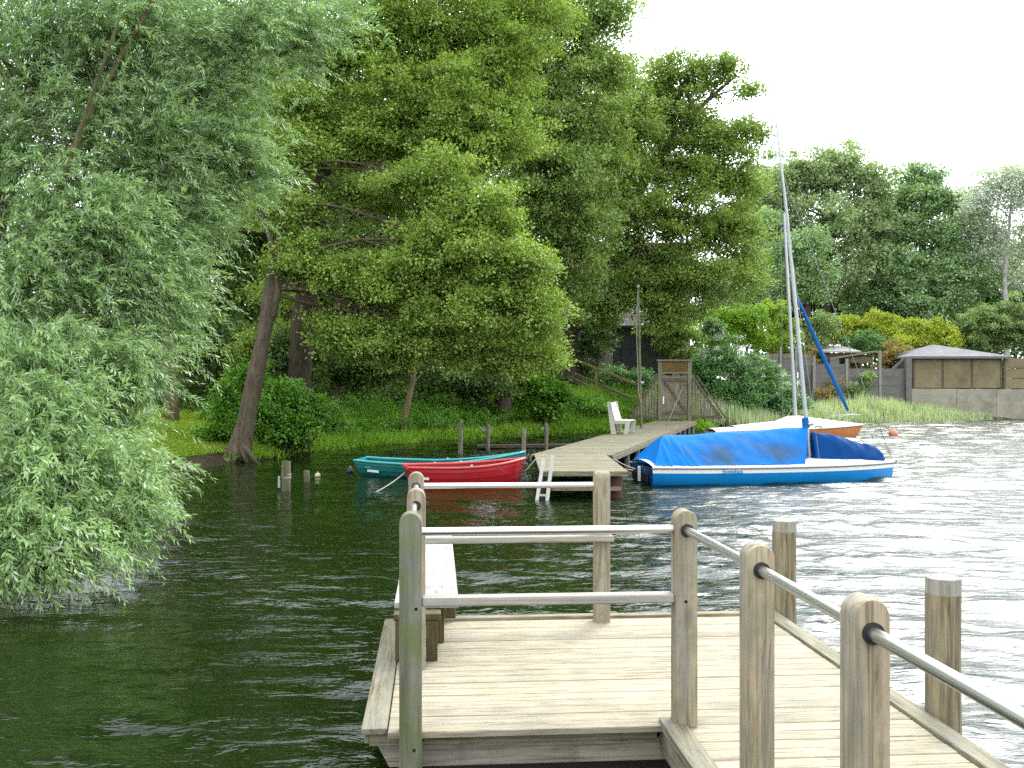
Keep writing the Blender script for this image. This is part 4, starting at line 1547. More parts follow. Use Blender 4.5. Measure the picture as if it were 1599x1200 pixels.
def build_far_shore():
    # concrete wall below the boathouse
    Y = 60.0
    a, b = P(1424, 648, Y), P(1640, 648, Y)
    t = thing('retaining_wall', 'stained concrete wall at the water edge below the boathouse', 'wall', (a[0], Y, 0.0))
    m = MB()
    w = b[0] - a[0]
    zt = P(1424, 607, Y)[2]
    edges = [0, 2.7, 5.1, w]
    for k in range(3):
        m.box(edges[k], edges[k + 1] - 0.015, 0, 0.45, -0.6, zt - 0.02 * k)
    m.build('wall', M['concrete'], t, bevel=0.015)
    m = MB()
    m.box(-0.35, -0.004, -0.03, 0.3, -0.6, zt + 1.9)
    m.build('pier', M['concrete_d'], t, bevel=0.01)

    # boathouse
    Yb = 60.6
    L_, R_ = P(1424, 560, Yb)[0], P(1566, 560, Yb)[0]
    z0, z1 = P(0, 607, Yb)[2], P(0, 559, Yb)[2]
    za = P(0, 536, Yb)[2]
    t = thing('boathouse', 'low brown panelled boathouse with grey hipped felt roof on the far wall', 'boathouse', (L_, Yb, z0))
    w = R_ - L_
    m = MB()
    m.box(0, w, 0.06, 5.0, 0, z1 - z0)
    m.build('wall', M['hut'], t)
    for k in range(3):
        m = MB()
        x0 = 0.16 + k * (w - 0.2) / 3
        x1 = 0.16 + (k + 1) * (w - 0.2) / 3 - 0.10
        m.box(x0, x1, -0.01, 0.055, 0.05, z1 - z0 - 0.08)
        for q in range(1, 3):
            pass
        d = m.build('door_panel', M['panel'], t, bevel=0.008)
    for k in range(4):
        m = MB()
        x0 = 0.02 + k * (w - 0.2) / 3
        m.box(x0 + 0.03, x0 + 0.11, -0.05, 0.05, 0.0, z1 - z0 - 0.02)
        m.build('frame_post', M['gate_brown'], t)
    m = MB()
    ov = 0.35
    h0, h1 = z1 - z0 + 0.005, za - z0
    xr = w * 0.44
    vs = [(-0.15, -ov, h0), (w + ov, -ov, h0), (w + ov, 5 + ov, h0), (-0.15, 5 + ov, h0), (xr - 0.25, 2.4, h1), (xr + 0.25, 2.6, h1)]
    vs += [(x, y, z + 0.10) for x, y, z in vs[:4]]
    m.add(vs, [(0, 3, 2, 1), (0, 1, 7, 6), (1, 2, 8, 7), (2, 3, 9, 8), (3, 0, 6, 9), (6, 7, 5, 4), (7, 8, 5), (8, 9, 4, 5), (9, 6, 4)])
    rf = m.build('roof', M['felt'], t)
    m = MB()
    m.beam((-0.15, -ov - 0.025, h0 + 0.03), (w + ov, -ov - 0.025, h0 + 0.03), 0.04, 0.14)
    m.build('fascia_board', M['strake'], rf)
    m = MB()
    m.beam((-2.6, -0.2, -0.1), (-0.5, -0.2, 1.9), 0.06, 0.16)
    pr = m.build('prop_board', M['stake'], t)

    # panel fence right of the boathouse
    t = thing('panel_fence', 'brown horizontal board fence right of the boathouse', 'fence', (P(1568, 607, 60.7)[0], 60.7, z0))
    w2 = P(1660, 0, 60.7)[0] - P(1568, 0, 60.7)[0]
    for k in range(3):
        m = MB()
        m.box(0.05, w2, 0, 0.06, 0.02 + k * 0.62, 0.613 + k * 0.62)
        m.build('board_panel', M['panel'], t, bevel=0.01)
    for x in (0.0, w2 * 0.6):
        m = MB()
        m.box(x - 0.06, x + 0.06, -0.06, -0.002, 0, 2.0)
        m.build('post', M['gate_brown'], t)

    # concrete panel fence left of it
    Yf = 60.3
    xs = [1271, 1322, 1374, 1424]
    o = P(1271, 622, Yf)
    t = thing('concrete_fence', 'grey concrete panel fence with pale posts behind the reeds', 'fence', (o[0], Yf, o[2] - 0.3))
    tops = [568, 575, 575]
    for k in range(3):
        x0 = P(xs[k], 0, Yf)[0] - o[0]
        x1 = P(xs[k + 1], 0, Yf)[0] - o[0]
        zt = P(0, tops[k], Yf)[2] - (o[2] - 0.3)
        m = MB()
        z = 0.0
        hgt = zt / 4
        for q in range(4):
            m.box(x0 + 0.09, x1 - 0.09, -0.03, 0.03, z, z + hgt - 0.015)
            z += hgt
        m.build('panel', M['concrete_d'], t)
    for px, pt in ((1271, 555), (1322, 560), (1374, 548)):
        x = P(px, 0, Yf)[0] - o[0]
        m = MB()
        m.box(x - 0.075, x + 0.075, -0.08, 0.08, 0, P(0, pt, Yf)[2] - (o[2] - 0.3))
        m.build('post', M['con_post'], t, bevel=0.01)
    # fence further left
    Yg = 62.0
    o = P(1166, 612, Yg)
    t = thing('garden_fence', 'grey garden fence with pale posts behind the flowering bush', 'fence', (o[0], Yg, o[2] - 0.6))
    for px in (1166, 1219, 1243):
        x = P(px, 0, Yg)[0] - o[0]
        m = MB()
        m.box(x - 0.07, x + 0.07, -0.07, 0.07, 0, P(0, 541, Yg)[2] - o[2] + 0.6)
        m.build('post', M['con_post'], t)
    for (xa, xb) in ((1168, 1217), (1221, 1241), (1245, 1268)):
        m = MB()
        m.box(P(xa, 0, Yg)[0] - o[0] + 0.05, P(xb, 0, Yg)[0] - o[0] - 0.05, -0.02, 0.02, 0.0, P(0, 560, Yg)[2] - o[2] + 0.6)
        m.build('panel', M['concrete_d'], t)
        m = MB()
        m.box(P(xa, 0, Yg)[0] - o[0] + 0.05, P(xb, 0, Yg)[0] - o[0] - 0.05, -0.03, 0.03, P(0, 559.5, Yg)[2] - o[2] + 0.6, P(0, 552, Yg)[2] - o[2] + 0.6)
        m.build('top_rail', M['gate'], t)

    # garden sheds behind the fence
    Ys = 63.5
    o = P(1283, 585, Ys)
    t = thing('garden_shed', 'small timber garden shed with pale sheet roof behind the concrete fence', 'shed', (o[0], Ys, 0.9))
    w = P(1338, 0, Ys)[0] - o[0]
    zt = P(0, 551, Ys)[2] - 0.9
    m = MB()
    m.box(0.1, w - 0.1, 0, 1.8, 0, zt)
    m.build('wall', M['gate_brown'], t)
    m = MB()
    m.box(0.5, 1.2, -0.035, -0.003, zt - 1.0, zt - 0.35)
    m.build('window', M['glass'], t)
    m = MB()
    m.add([(-0.3, -0.3, zt + 0.02), (w + 0.2, -0.3, zt + 0.02), (w - 0.25, 2.0, zt + 0.45), (0.1, 2.0, zt + 0.45),
           (-0.3, -0.3, zt + 0.10), (w + 0.2, -0.3, zt + 0.10), (w - 0.25, 2.0, zt + 0.53), (0.1, 2.0, zt + 0.53)],
          [(0, 3, 2, 1), (4, 5, 6, 7), (0, 1, 5, 4), (1, 2, 6, 5), (2, 3, 7, 6), (3, 0, 4, 7)])
    m.build('roof', M['felt_pale'], t)
    o = P(1322, 585, 62.6)
    t = thing('lean_to', 'tan boarded lean-to with sloping plank roof beside the garden shed', 'lean-to', (o[0], 62.6, 0.9))
    w = P(1366, 0, 62.6)[0] - o[0]
    zt = P(0, 556, 62.6)[2] - 0.9
    m = MB()
    m.box(0.1, 0.2, 0, 0.1, 0, zt)
    m.box(w - 0.2, w - 0.1, 0, 0.1, 0, zt + 0.1)
    m.box(w * 0.5, w * 0.5 + 0.08, 0, 0.1, 0, zt)
    m.build('frame', M['tan'], t)
    m = MB()
    m.box(0.25, w - 0.2, 0.02, 0.06, zt - 0.42, zt - 0.05)
    m.build('back_board', M['tan'], t)
    m = MB()
    m.beam((-1.1, 0.3, zt - 0.18), (w + 0.15, 0.3, zt + 0.30), 1.2, 0.09)
    m.build('roof', M['tan'], t)

    # dark hut with dish, house behind
    Yh = 53.0
    a, b = P(958, 0, Yh)[0], P(1049, 0, Yh)[0]
    g0 = gz((a + b) / 2, Yh) - 0.2
    t = thing('dark_hut', 'dark boarded hut in the shade behind the jetty gate', 'hut', (a, Yh, g0))
    h = P(0, 512, Yh)[2] - g0
    m = MB()
    m.box(0, b - a, 0, 3.0, 0, h)
    m.build('wall', M['hut'], t)
    m = MB()
    m.box(0.4, 1.25, -0.04, -0.003, 0.1, h - 0.5)
    dd = m.build('door', M['hut_roof'], t)
    m = MB()
    m.prism([(-0.25, h + 0.003), (b - a + 0.25, h + 0.003), (b - a + 0.25, h + 0.12), (-0.25, h + 0.12)], -0.25, 3.25)
    m.build('roof', M['hut_roof'], t)
    o = P(988, 500, Yh - 0.4)
    t = thing('satellite_dish', 'pale satellite dish on a curved arm above the dark hut', 'satellite dish', tuple(o))
    m = MB()
    c = P(992, 466, Yh - 0.4) - o
    ax = nrm(np.array([-0.8, -0.35, 0.55]))
    e1 = nrm(np.cross(ax, [0, 1, 0.2]))
    e2 = np.cross(ax, e1)
    rows = []
    for k in range(7):
        r = 0.80 * k / 6
        rows.append([c + (e1 * math.cos(q) + e2 * math.sin(q)) * r - ax * (0.16 * (1 - (k / 6) ** 2)) for q in np.linspace(0, 2 * math.pi, 25)])
    rows2 = [[p - ax * 0.03 for p in row] for row in rows[::-1]]
    m.grid(rows + rows2)
    m.build('reflector', plain('pale_dish_paint', (0.34, 0.44, 0.48), 0.5, 0.4), t, smooth=True, auto=60)
    m = MB()
    m.tube([np.zeros(3), np.array([-0.05, 0, 0.25]), np.array([-0.18, 0, 0.52]), c - ax * 0.18], 0.05, 8)
    m.build('arm', M['con_post'], t, smooth=True)
    m = MB()
    f = P(981, 481, Yh - 0.9) - o
    m.tube([f, f + ax * 0.28], [0.13, 0.16], 10)
    m.tube([f - np.array([0, 0, 0.1]), c - e1 * 0.5], 0.025, 5)
    m.build('feed_horn', M['white_trim'], t)

    Yq = 66.0
    a, b = P(895, 0, Yq)[0], P(1078, 0, Yq)[0]
    g0 = gz(a, Yq) - 0.3
    t = thing('brick_house', 'red brick house with large pale windows glimpsed through the oak leaves', 'house', (a, Yq, g0))
    w = b - a
    h = P(0, 425, Yq)[2] - g0
    m = MB()
    m.box(0, w, 0, 6, 0, h)
    m.build('wall', M['brick'], t)
    m = MB()
    m.prism([(-0.5, h + 0.004), (6.5, h + 0.004), (3.0, h + 2.4)], -0.4, w + 0.4, axis='x')
    m.build('roof', M['roof_red'], t)
    for (x0, x1, y0, y1) in ((930, 968, 432, 480), (985, 1056, 432, 488), (930, 975, 505, 545), (1000, 1050, 505, 545)):
        xa, xb = P(x0, 0, Yq)[0] - a, P(x1, 0, Yq)[0] - a
        za, zb = P(0, y1, Yq)[2] - g0, P(0, y0, Yq)[2] - g0
        m = MB()
        n = 3
        m.box(xa, xb, -0.06, -0.004, za, za + 0.12)
        m.box(xa, xb, -0.06, -0.004, zb - 0.12, zb)
        for k in range(n + 1):
            x = xa + (xb - xa - 0.12) * k / n
            m.box(x, x + 0.12, -0.058, -0.006, za + 0.12, zb - 0.12)
        fr = m.build('window', M['white_trim'], t)
        m = MB()
        m.box(xa + 0.12, xb - 0.12, -0.03, -0.008, za + 0.12, zb - 0.12)
        m.build('pane', plain('sky_painted_glass', (0.30, 0.36, 0.37), 0.05, 0.9, 0, 0.2, 0.6), fr)  # pale sky reflection put into the pane's base colour
    a = P(925, 545, 52.0)
    t = thing('brick_wall', 'low red brick wall beside the dark hut', 'wall', tuple(P(928, 562, 52.0)))
    m = MB()
    m.box(0, P(957, 0, 52)[0] - P(928, 0, 52)[0], 0, 0.3, -0.8, 1.3)
    m.build('brickwork', M['brick'], t)
    m = MB()
    m.box(-0.05, P(957, 0, 52)[0] - P(928, 0, 52)[0] - 0.02, -0.04, 0.34, 1.303, 1.37)
    m.build('coping', M['concrete'], t)


# ------------------------------------------------------------------ vegetation
def build_trees():
    R = np.random.default_rng

    # the two alders on the bank
    b = P(371, 716, 26.9)
    tr = [[(b[0], 26.9, 0.05, 0.36), (*P(388, 640, 27.0), 0.24), (*P(413, 520, 27.3), 0.215), (*P(432, 400, 27.8), 0.19), (*P(446, 330, 28.1), 0.13), (*P(458, 262, 28.4), 0.05)],
          [(*P(421, 500, 27.4), 0.13), (*P(437, 450, 27.5), 0.12), (*P(425, 380, 27.4), 0.085), (*P(395, 300, 27.2), 0.05)]]
    roots = []
    for k, (px, py, w) in enumerate(((343, 722, .05), (352, 724, .055), (363, 725, .06), (373, 725, .055), (387, 722, .05), (404, 719, .04))):
        e = P(px, py, 26.6 - 0.12 * (k % 3))
        s = P(367 + k * 2.0, 694, 26.72)
        mid = (s + e) / 2 + np.array([0, -0.03, -0.02])
        e[2] = min(e[2], 0.0) - 0.05
        roots.append([(*s, 0.09), (*mid, 0.07), (*e, w)])
    lobes = [lobe(430, 330, 28.2, 60, 45, 26), lobe(480, 410, 28.0, 70, 45, 44), lobe(590, 440, 27.6, 105, 52, 90), lobe(690, 400, 27.4, 95, 60, 90),
             lobe(740, 330, 27.6, 85, 48, 70), lobe(660, 275, 28.0, 95, 42, 66), lobe(795, 430, 27.2, 62, 62, 66), lobe(720, 490, 27.4, 95, 55, 84),
             lobe(825, 505, 27.6, 42, 52, 40), lobe(640, 540, 27.8, 95, 40, 64), lobe(550, 515, 28.0, 70, 44, 46), lobe(770, 560, 28.2, 70, 36, 40), lobe(590, 340, 29.2, 50, 24, 12),
             lobe(850, 560, 28.4, 26, 34, 14)]
    tree('alder_tree', 'leaning alder with exposed roots at the water edge, low spreading branches', 'tree', tr, lobes, M['bark'], M['alder_leaf'], rng=R(21), roots=roots,
         rc=0.66, shoots=19, per=12, rs=0.19, leaf=0.088, limb_r=0.055, lift=-2.6, hang=0.2)

    b = P(462, 640, 30.5)
    zb = gz(b[0], 30.5)
    tr = [[(b[0], 30.5, zb - 0.1, 0.42), (*P(470, 540, 30.5), 0.36), (*P(488, 400, 30.6), 0.36), (*P(500, 290, 30.7), 0.34), (*P(512, 180, 31), 0.26), (*P(540, 20, 31.5), 0.18), (*P(560, -130, 32), 0.08)],
          [(*P(500, 285, 30.7), 0.16), (*P(470, 235, 30.2), 0.13), (*P(420, 120, 29.6), 0.08)],
          [(*P(496, 300, 30.6), 0.13), (*P(560, 310, 29.9), 0.105), (*P(640, 335, 29.2), 0.085), (*P(720, 372, 28.6), 0.05)],
          [(*P(492, 380, 30.5), 0.12), (*P(430, 368, 29.5), 0.10), (*P(370, 362, 28.8), 0.07)]]
    lobes = [lobe(470, 130, 30.5, 90, 80, 66), lobe(560, 60, 30.5, 120, 95, 130), lobe(690, 40, 31, 120, 95, 130), lobe(770, 110, 31.5, 90, 80, 90), lobe(640, 150, 30.2, 130, 70, 110),
             lobe(560, 215, 30, 100, 48, 66), lobe(700, 215, 30.2, 110, 60, 90), lobe(790, 215, 31, 70, 60, 56), lobe(480, 330, 29.5, 45, 40, 14), lobe(455, 240, 28.6, 56, 44, 34), lobe(470, 170, 28.8, 50, 50, 30), lobe(540, 300, 29.3, 40, 22, 10), lobe(400, 60, 31, 100, 100, 60),
             lobe(620, -60, 31.5, 190, 70, 90), lobe(440, 480, 31.5, 45, 50, 14), lobe(830, 20, 32, 70, 70, 50)]
    tree('alder_tree', 'tallest dark-trunked alder standing behind the leaning one', 'tree', tr, lobes, M['bark_dark'], M['alder_leaf'], rng=R(22),
         rc=0.72, shoots=17, per=12, rs=0.2, leaf=0.098, limb_r=0.11)

    # tall tree behind, forming the upper middle
    b = P(786, 600, 42)
    zb = gz(b[0], 42)
    tr = [[(b[0], 42, zb - 0.1, 0.34), (*P(786, 500, 42), 0.30), (*P(800, 300, 42), 0.25), (*P(830, 100, 42), 0.16), (*P(850, -80, 42), 0.07)],
          [(*P(800, 290, 42), 0.16), (*P(850, 130, 41), 0.12), (*P(900, 70, 41), 0.09), (*P(945, 40, 41), 0.05)]]
    lobes = [lobe(840, 40, 41, 95, 95, 110), lobe(920, 30, 41, 60, 60, 34), lobe(965, 20, 41, 34, 26, 10), lobe(890, 150, 41, 95, 85, 100), lobe(820, 180, 40, 85, 85, 84), lobe(870, 280, 40, 90, 85, 100), lobe(945, 120, 41, 40, 50, 12),
             lobe(800, 330, 41, 90, 80, 70), lobe(900, 380, 41, 60, 70, 50), lobe(880, 450, 42, 40, 50, 24), lobe(790, -50, 42, 150, 80, 60), lobe(930, 230, 42, 60, 70, 44), lobe(935, 320, 43, 40, 60, 26)]
    tree('tall_tree', 'tall dense broadleaf tree rising behind the alders to the top of the photo', 'tree', tr, lobes, M['bark'], M['tall_leaf'], rng=R(23),
         rc=0.85, shoots=17, per=12, rs=0.24, leaf=0.125, limb_r=0.12)

    # oak right of it
    b = P(884, 560, 49.5)
    zb = gz(b[0], 49.5)
    tr = [[(b[0], 49.5, zb - 0.1, 0.50), (*P(895, 505, 49.3), 0.42), (*P(922, 445, 49), 0.36), (*P(960, 370, 48.6), 0.32), (*P(1005, 285, 48.2), 0.24), (*P(1040, 210, 48), 0.15), (*P(1075, 110, 48), 0.06)],
          [(*P(1000, 295, 48.2), 0.20), (*P(1050, 215, 47.6), 0.15), (*P(1100, 160, 47.4), 0.10), (*P(1150, 118, 47.4), 0.05)],
          [(*P(975, 345, 48.4), 0.18), (*P(985, 250, 48.5), 0.13), (*P(1000, 130, 48.4), 0.07)],
          [(*P(950, 390, 48.6), 0.16), (*P(1010, 403, 47), 0.11), (*P(1060, 408, 46.6), 0.08), (*P(1120, 430, 46.4), 0.04)]]
    lobes = [lobe(1010, 150, 48, 60, 60, 56), lobe(1075, 120, 48, 55, 38, 40), lobe(1130, 110, 47.5, 34, 26, 16), lobe(1160, 140, 47.4, 22, 18, 6), lobe(1060, 190, 48, 80, 50, 66), lobe(1130, 215, 47.6, 55, 36, 40),
             lobe(1180, 215, 47.5, 16, 14, 5), lobe(1000, 250, 47.5, 75, 55, 50), lobe(1100, 270, 47.4, 80, 52, 76), lobe(1155, 290, 48, 42, 30, 20), lobe(1060, 345, 47, 100, 55, 96), lobe(1140, 365, 47.4, 56, 52, 56),
             lobe(960, 400, 48.5, 50, 45, 24), lobe(1000, 420, 46.8, 90, 34, 44), lobe(1090, 430, 46.6, 85, 44, 60), lobe(1165, 430, 48, 28, 50, 20), lobe(900, 330, 49.5, 50, 60, 24),
             lobe(965, 120, 46, 36, 40, 24), lobe(985, 190, 45.5, 50, 50, 36), lobe(960, 260, 45, 50, 50, 36), lobe(985, 320, 45, 50, 40, 26), lobe(955, 190, 50, 60, 60, 50), lobe(940, 280, 50, 60, 60, 40), lobe(980, 330, 50, 50, 50, 30), lobe(985, 455, 46.5, 40, 26, 16), lobe(960, 478, 46.5, 36, 22, 12), lobe(1035, 498, 46.8, 40, 26, 18), lobe(935, 500, 47, 30, 26, 12), lobe(1040, 462, 46.5, 50, 26, 22), lobe(930, 480, 48, 30, 28, 10), lobe(1065, 480, 47.4, 40, 26, 16)]
    tree('oak_tree', 'spreading oak with leaning trunk over the jetty gate and hut', 'tree', tr, lobes, M['bark'], M['oak_leaf'], rng=R(24),
         rc=0.85, shoots=16, per=12, rs=0.25, leaf=0.135, limb_r=0.12)

    # slim young trunk on the bank
    b = P(626, 664, 36.6)
    tr = [[(b[0], 36.6, gz(b[0], 36.6) - 0.1, 0.16), (*P(634, 640, 36.6), 0.12), (*P(645, 590, 36.6), 0.105), (*P(652, 545, 36.6), 0.09), (*P(658, 490, 36.8), 0.06)],
          [(*P(644, 600, 36.6), 0.05), (*P(640, 580, 36.4), 0.035), (*P(628, 560, 36.2), 0.02)]]
    lobes = [lobe(660, 500, 36.8, 60, 45, 26), lobe(610, 560, 36.5, 40, 26, 10), lobe(700, 560, 37, 44, 28, 12)]
    tree('young_tree', 'slim bare-stemmed young tree curving up from the grassy bank', 'tree', tr, lobes, M['bark_tan'], M['tall_leaf'], rng=R(25),
         rc=0.6, shoots=13, per=10, rs=0.2, leaf=0.11, limb_r=0.04)
    # thin trunk in the shade, pale side
    b = P(524, 600, 37)
    tr = [[(b[0], 37, gz(b[0], 37) - 0.1, 0.16), (*P(524, 540, 37), 0.13), (*P(528, 400, 37), 0.10), (*P(540, 250, 37), 0.05)]]
    tree('young_tree', 'straight thin tan trunk in the shade right of the dark alder trunk', 'tree', tr, [lobe(540, 260, 37, 70, 70, 30), lobe(520, 400, 37, 60, 60, 16)], M['bark_tan'], M['dark_leaf'], rng=R(26),
         rc=0.7, shoots=13, per=10, rs=0.24, leaf=0.12, limb_r=0.05)
    b = P(267, 640, 31.5)
    tr = [[(b[0], 31.5, gz(b[0], 31.5) - 0.1, 0.24), (*P(267, 560, 31.5), 0.20), (*P(262, 400, 31.5), 0.17), (*P(250, 200, 31.5), 0.10), (*P(240, 60, 31.5), 0.05)]]
    tree('pine_tree', 'reddish straight trunk half hidden behind the willow on the left', 'tree', tr, [lobe(250, 150, 31.5, 110, 110, 60), lobe(330, 330, 32.5, 80, 60, 24)], M['bark_red'], M['dark_leaf'], rng=R(27),
         rc=0.8, shoots=14, per=10, rs=0.26, leaf=0.12, limb_r=0.08)

    # shade trees behind: one tree, copied
    b = np.array([-14.0, 50.0, gz(-14, 50)])
    tr = [[(b[0], b[1], b[2] - 0.2, 0.34), (b[0] + .3, b[1], b[2] + 5, 0.27), (b[0] + .2, b[1], b[2] + 10, 0.18), (b[0], b[1], b[2] + 15, 0.06)]]
    lb = []
    for (dx, dy, z, r, rz, n) in ((0, 0, 14.5, 3, 2.4, 60), (-2.2, -1, 11.5, 2.8, 2.0, 56), (2.3, 0, 11.5, 2.8, 2.0, 56), (0, -2, 9, 3.2, 2, 60), (-2.6, 0, 6.6, 2.8, 1.8, 50), (2.7, -.5, 6.4, 2.8, 1.8, 50), (0, -1.5, 4, 3.3, 1.7, 60), (-2, -1, 2.0, 2.2, 1.4, 34), (2, -1, 2.0, 2.2, 1.4, 34)):
        lb.append((b + np.array([dx, dy, z]), np.array([r, r * 0.8, rz]), n))
    labs = ['dark shade tree behind the willow, leftmost of the row', 'dark shade tree seen between willow and leaning alder', 'dark shade tree directly behind the dark alder trunk', 'dark shade tree behind the middle of the low alder branches',
            'dark shade tree behind the bank above the rowing boats', 'dark shade tree behind the tall tree trunk', 'dark shade tree behind the oak trunk', 'dark shade tree deep behind the left lawn', 'dark shade tree deep behind the slim young tree']
    gp = 'dark shade trees along the back of the left bank'
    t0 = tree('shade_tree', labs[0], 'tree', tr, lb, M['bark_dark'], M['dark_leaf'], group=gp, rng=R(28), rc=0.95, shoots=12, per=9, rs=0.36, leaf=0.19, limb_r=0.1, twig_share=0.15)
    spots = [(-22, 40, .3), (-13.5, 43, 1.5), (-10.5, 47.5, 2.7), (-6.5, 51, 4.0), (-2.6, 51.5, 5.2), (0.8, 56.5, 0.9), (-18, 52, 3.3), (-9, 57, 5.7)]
    t0.location = (-23, 33, gz(-23, 33))
    for k, (x, y, a) in enumerate(spots):
        c = t0.copy()
        COL.objects.link(c)
        c.location = (x, y, gz(x, y))
        s = 0.92 + 0.16 * ((k * 37) % 10) / 10
        c.scale = (s, s, s)
        c.rotation_euler = (0, 0, a)
        c['label'] = labs[k + 1]
        for ch in t0.children:
            d = ch.copy()
            COL.objects.link(d)
            d.parent = c

    # far right group
    def far(name, lab, px, Y, pts, lobes, leafm, bark, seed, w=0.4, **kw):
        b = P(px, 580, Y)
        tr = [[(b[0], Y, gz(b[0], Y) - 0.2, w)] + [(*P(x, y, Y), ww) for x, y, ww in pts]]
        kk = dict(rc=1.25, shoots=15, per=11, rs=0.36, leaf=0.23, limb_r=0.12, twig_share=0.2)
        kk.update(kw)
        return tree(name, lab, 'tree', tr, [lobe(*q) for q in lobes], bark, leafm, rng=R(seed), **kk)
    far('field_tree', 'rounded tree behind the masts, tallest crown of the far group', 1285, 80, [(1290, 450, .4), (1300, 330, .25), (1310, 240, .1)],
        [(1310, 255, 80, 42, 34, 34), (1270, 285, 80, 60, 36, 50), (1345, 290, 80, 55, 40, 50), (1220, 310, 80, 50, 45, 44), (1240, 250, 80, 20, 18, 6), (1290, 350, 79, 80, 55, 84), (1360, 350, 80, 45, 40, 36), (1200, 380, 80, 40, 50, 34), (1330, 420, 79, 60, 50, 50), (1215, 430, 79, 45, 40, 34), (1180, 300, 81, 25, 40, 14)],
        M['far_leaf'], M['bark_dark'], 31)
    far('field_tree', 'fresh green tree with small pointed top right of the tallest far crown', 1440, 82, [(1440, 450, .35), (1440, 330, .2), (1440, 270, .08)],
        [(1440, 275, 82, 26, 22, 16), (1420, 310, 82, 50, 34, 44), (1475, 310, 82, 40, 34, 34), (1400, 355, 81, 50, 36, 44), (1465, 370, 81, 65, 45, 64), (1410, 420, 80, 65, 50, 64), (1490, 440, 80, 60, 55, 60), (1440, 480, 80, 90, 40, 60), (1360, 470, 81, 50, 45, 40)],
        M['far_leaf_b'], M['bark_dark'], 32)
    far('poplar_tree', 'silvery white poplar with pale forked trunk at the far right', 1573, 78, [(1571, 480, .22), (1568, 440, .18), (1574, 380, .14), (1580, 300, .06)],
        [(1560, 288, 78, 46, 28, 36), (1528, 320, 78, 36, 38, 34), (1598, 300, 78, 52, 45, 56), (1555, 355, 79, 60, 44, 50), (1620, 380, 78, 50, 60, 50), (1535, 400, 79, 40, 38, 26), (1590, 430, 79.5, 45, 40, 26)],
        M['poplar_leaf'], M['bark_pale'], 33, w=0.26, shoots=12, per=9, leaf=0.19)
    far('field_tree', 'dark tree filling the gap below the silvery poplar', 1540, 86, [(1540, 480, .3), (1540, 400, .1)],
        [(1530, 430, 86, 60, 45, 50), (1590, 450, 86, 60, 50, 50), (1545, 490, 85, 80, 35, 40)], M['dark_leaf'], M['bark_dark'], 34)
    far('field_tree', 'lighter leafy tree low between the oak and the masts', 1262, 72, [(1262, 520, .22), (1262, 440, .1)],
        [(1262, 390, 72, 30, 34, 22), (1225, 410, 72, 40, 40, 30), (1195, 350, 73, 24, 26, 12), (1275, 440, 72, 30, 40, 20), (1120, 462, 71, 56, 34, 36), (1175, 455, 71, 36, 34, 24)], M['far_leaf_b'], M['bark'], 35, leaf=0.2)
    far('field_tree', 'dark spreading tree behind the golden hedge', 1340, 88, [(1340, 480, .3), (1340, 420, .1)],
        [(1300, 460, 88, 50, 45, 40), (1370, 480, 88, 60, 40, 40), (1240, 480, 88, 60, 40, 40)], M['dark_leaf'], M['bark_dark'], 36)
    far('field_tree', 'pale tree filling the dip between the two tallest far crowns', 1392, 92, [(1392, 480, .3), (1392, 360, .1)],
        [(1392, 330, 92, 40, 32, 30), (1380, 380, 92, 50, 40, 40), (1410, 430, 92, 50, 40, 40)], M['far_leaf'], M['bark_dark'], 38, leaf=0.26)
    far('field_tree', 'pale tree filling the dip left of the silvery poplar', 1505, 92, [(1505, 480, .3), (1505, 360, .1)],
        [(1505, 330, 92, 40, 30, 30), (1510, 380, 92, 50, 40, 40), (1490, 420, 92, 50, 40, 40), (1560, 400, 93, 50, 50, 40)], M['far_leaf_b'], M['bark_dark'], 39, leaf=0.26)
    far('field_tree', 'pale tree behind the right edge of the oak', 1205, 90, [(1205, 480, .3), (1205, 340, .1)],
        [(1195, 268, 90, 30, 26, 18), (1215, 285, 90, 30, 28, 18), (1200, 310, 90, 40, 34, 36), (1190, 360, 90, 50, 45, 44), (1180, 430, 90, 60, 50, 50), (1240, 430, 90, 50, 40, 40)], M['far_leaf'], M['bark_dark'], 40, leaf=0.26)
    # the distant wood closing the view
    pts = []
    rr = R(37)
    n = 900
    x = rr.uniform(-60, 130, n)
    c = np.stack([x, 112 + rr.uniform(-6, 10, n) + 0.1 * np.abs(x), rr.uniform(1, 12, n)], -1)
    p, dd, nn, L, W = leafy(c, rr, rc=2.6, shoots=14, per=9, rs=0.9, leaf=0.6)
    o = mesh_obj('distant_wood', leaves_mesh('distant_wood', p, dd, nn, L, W), M['dark_leaf'], kind='stuff')
    o['label'] = 'distant dark wood closing the view behind the far trees'


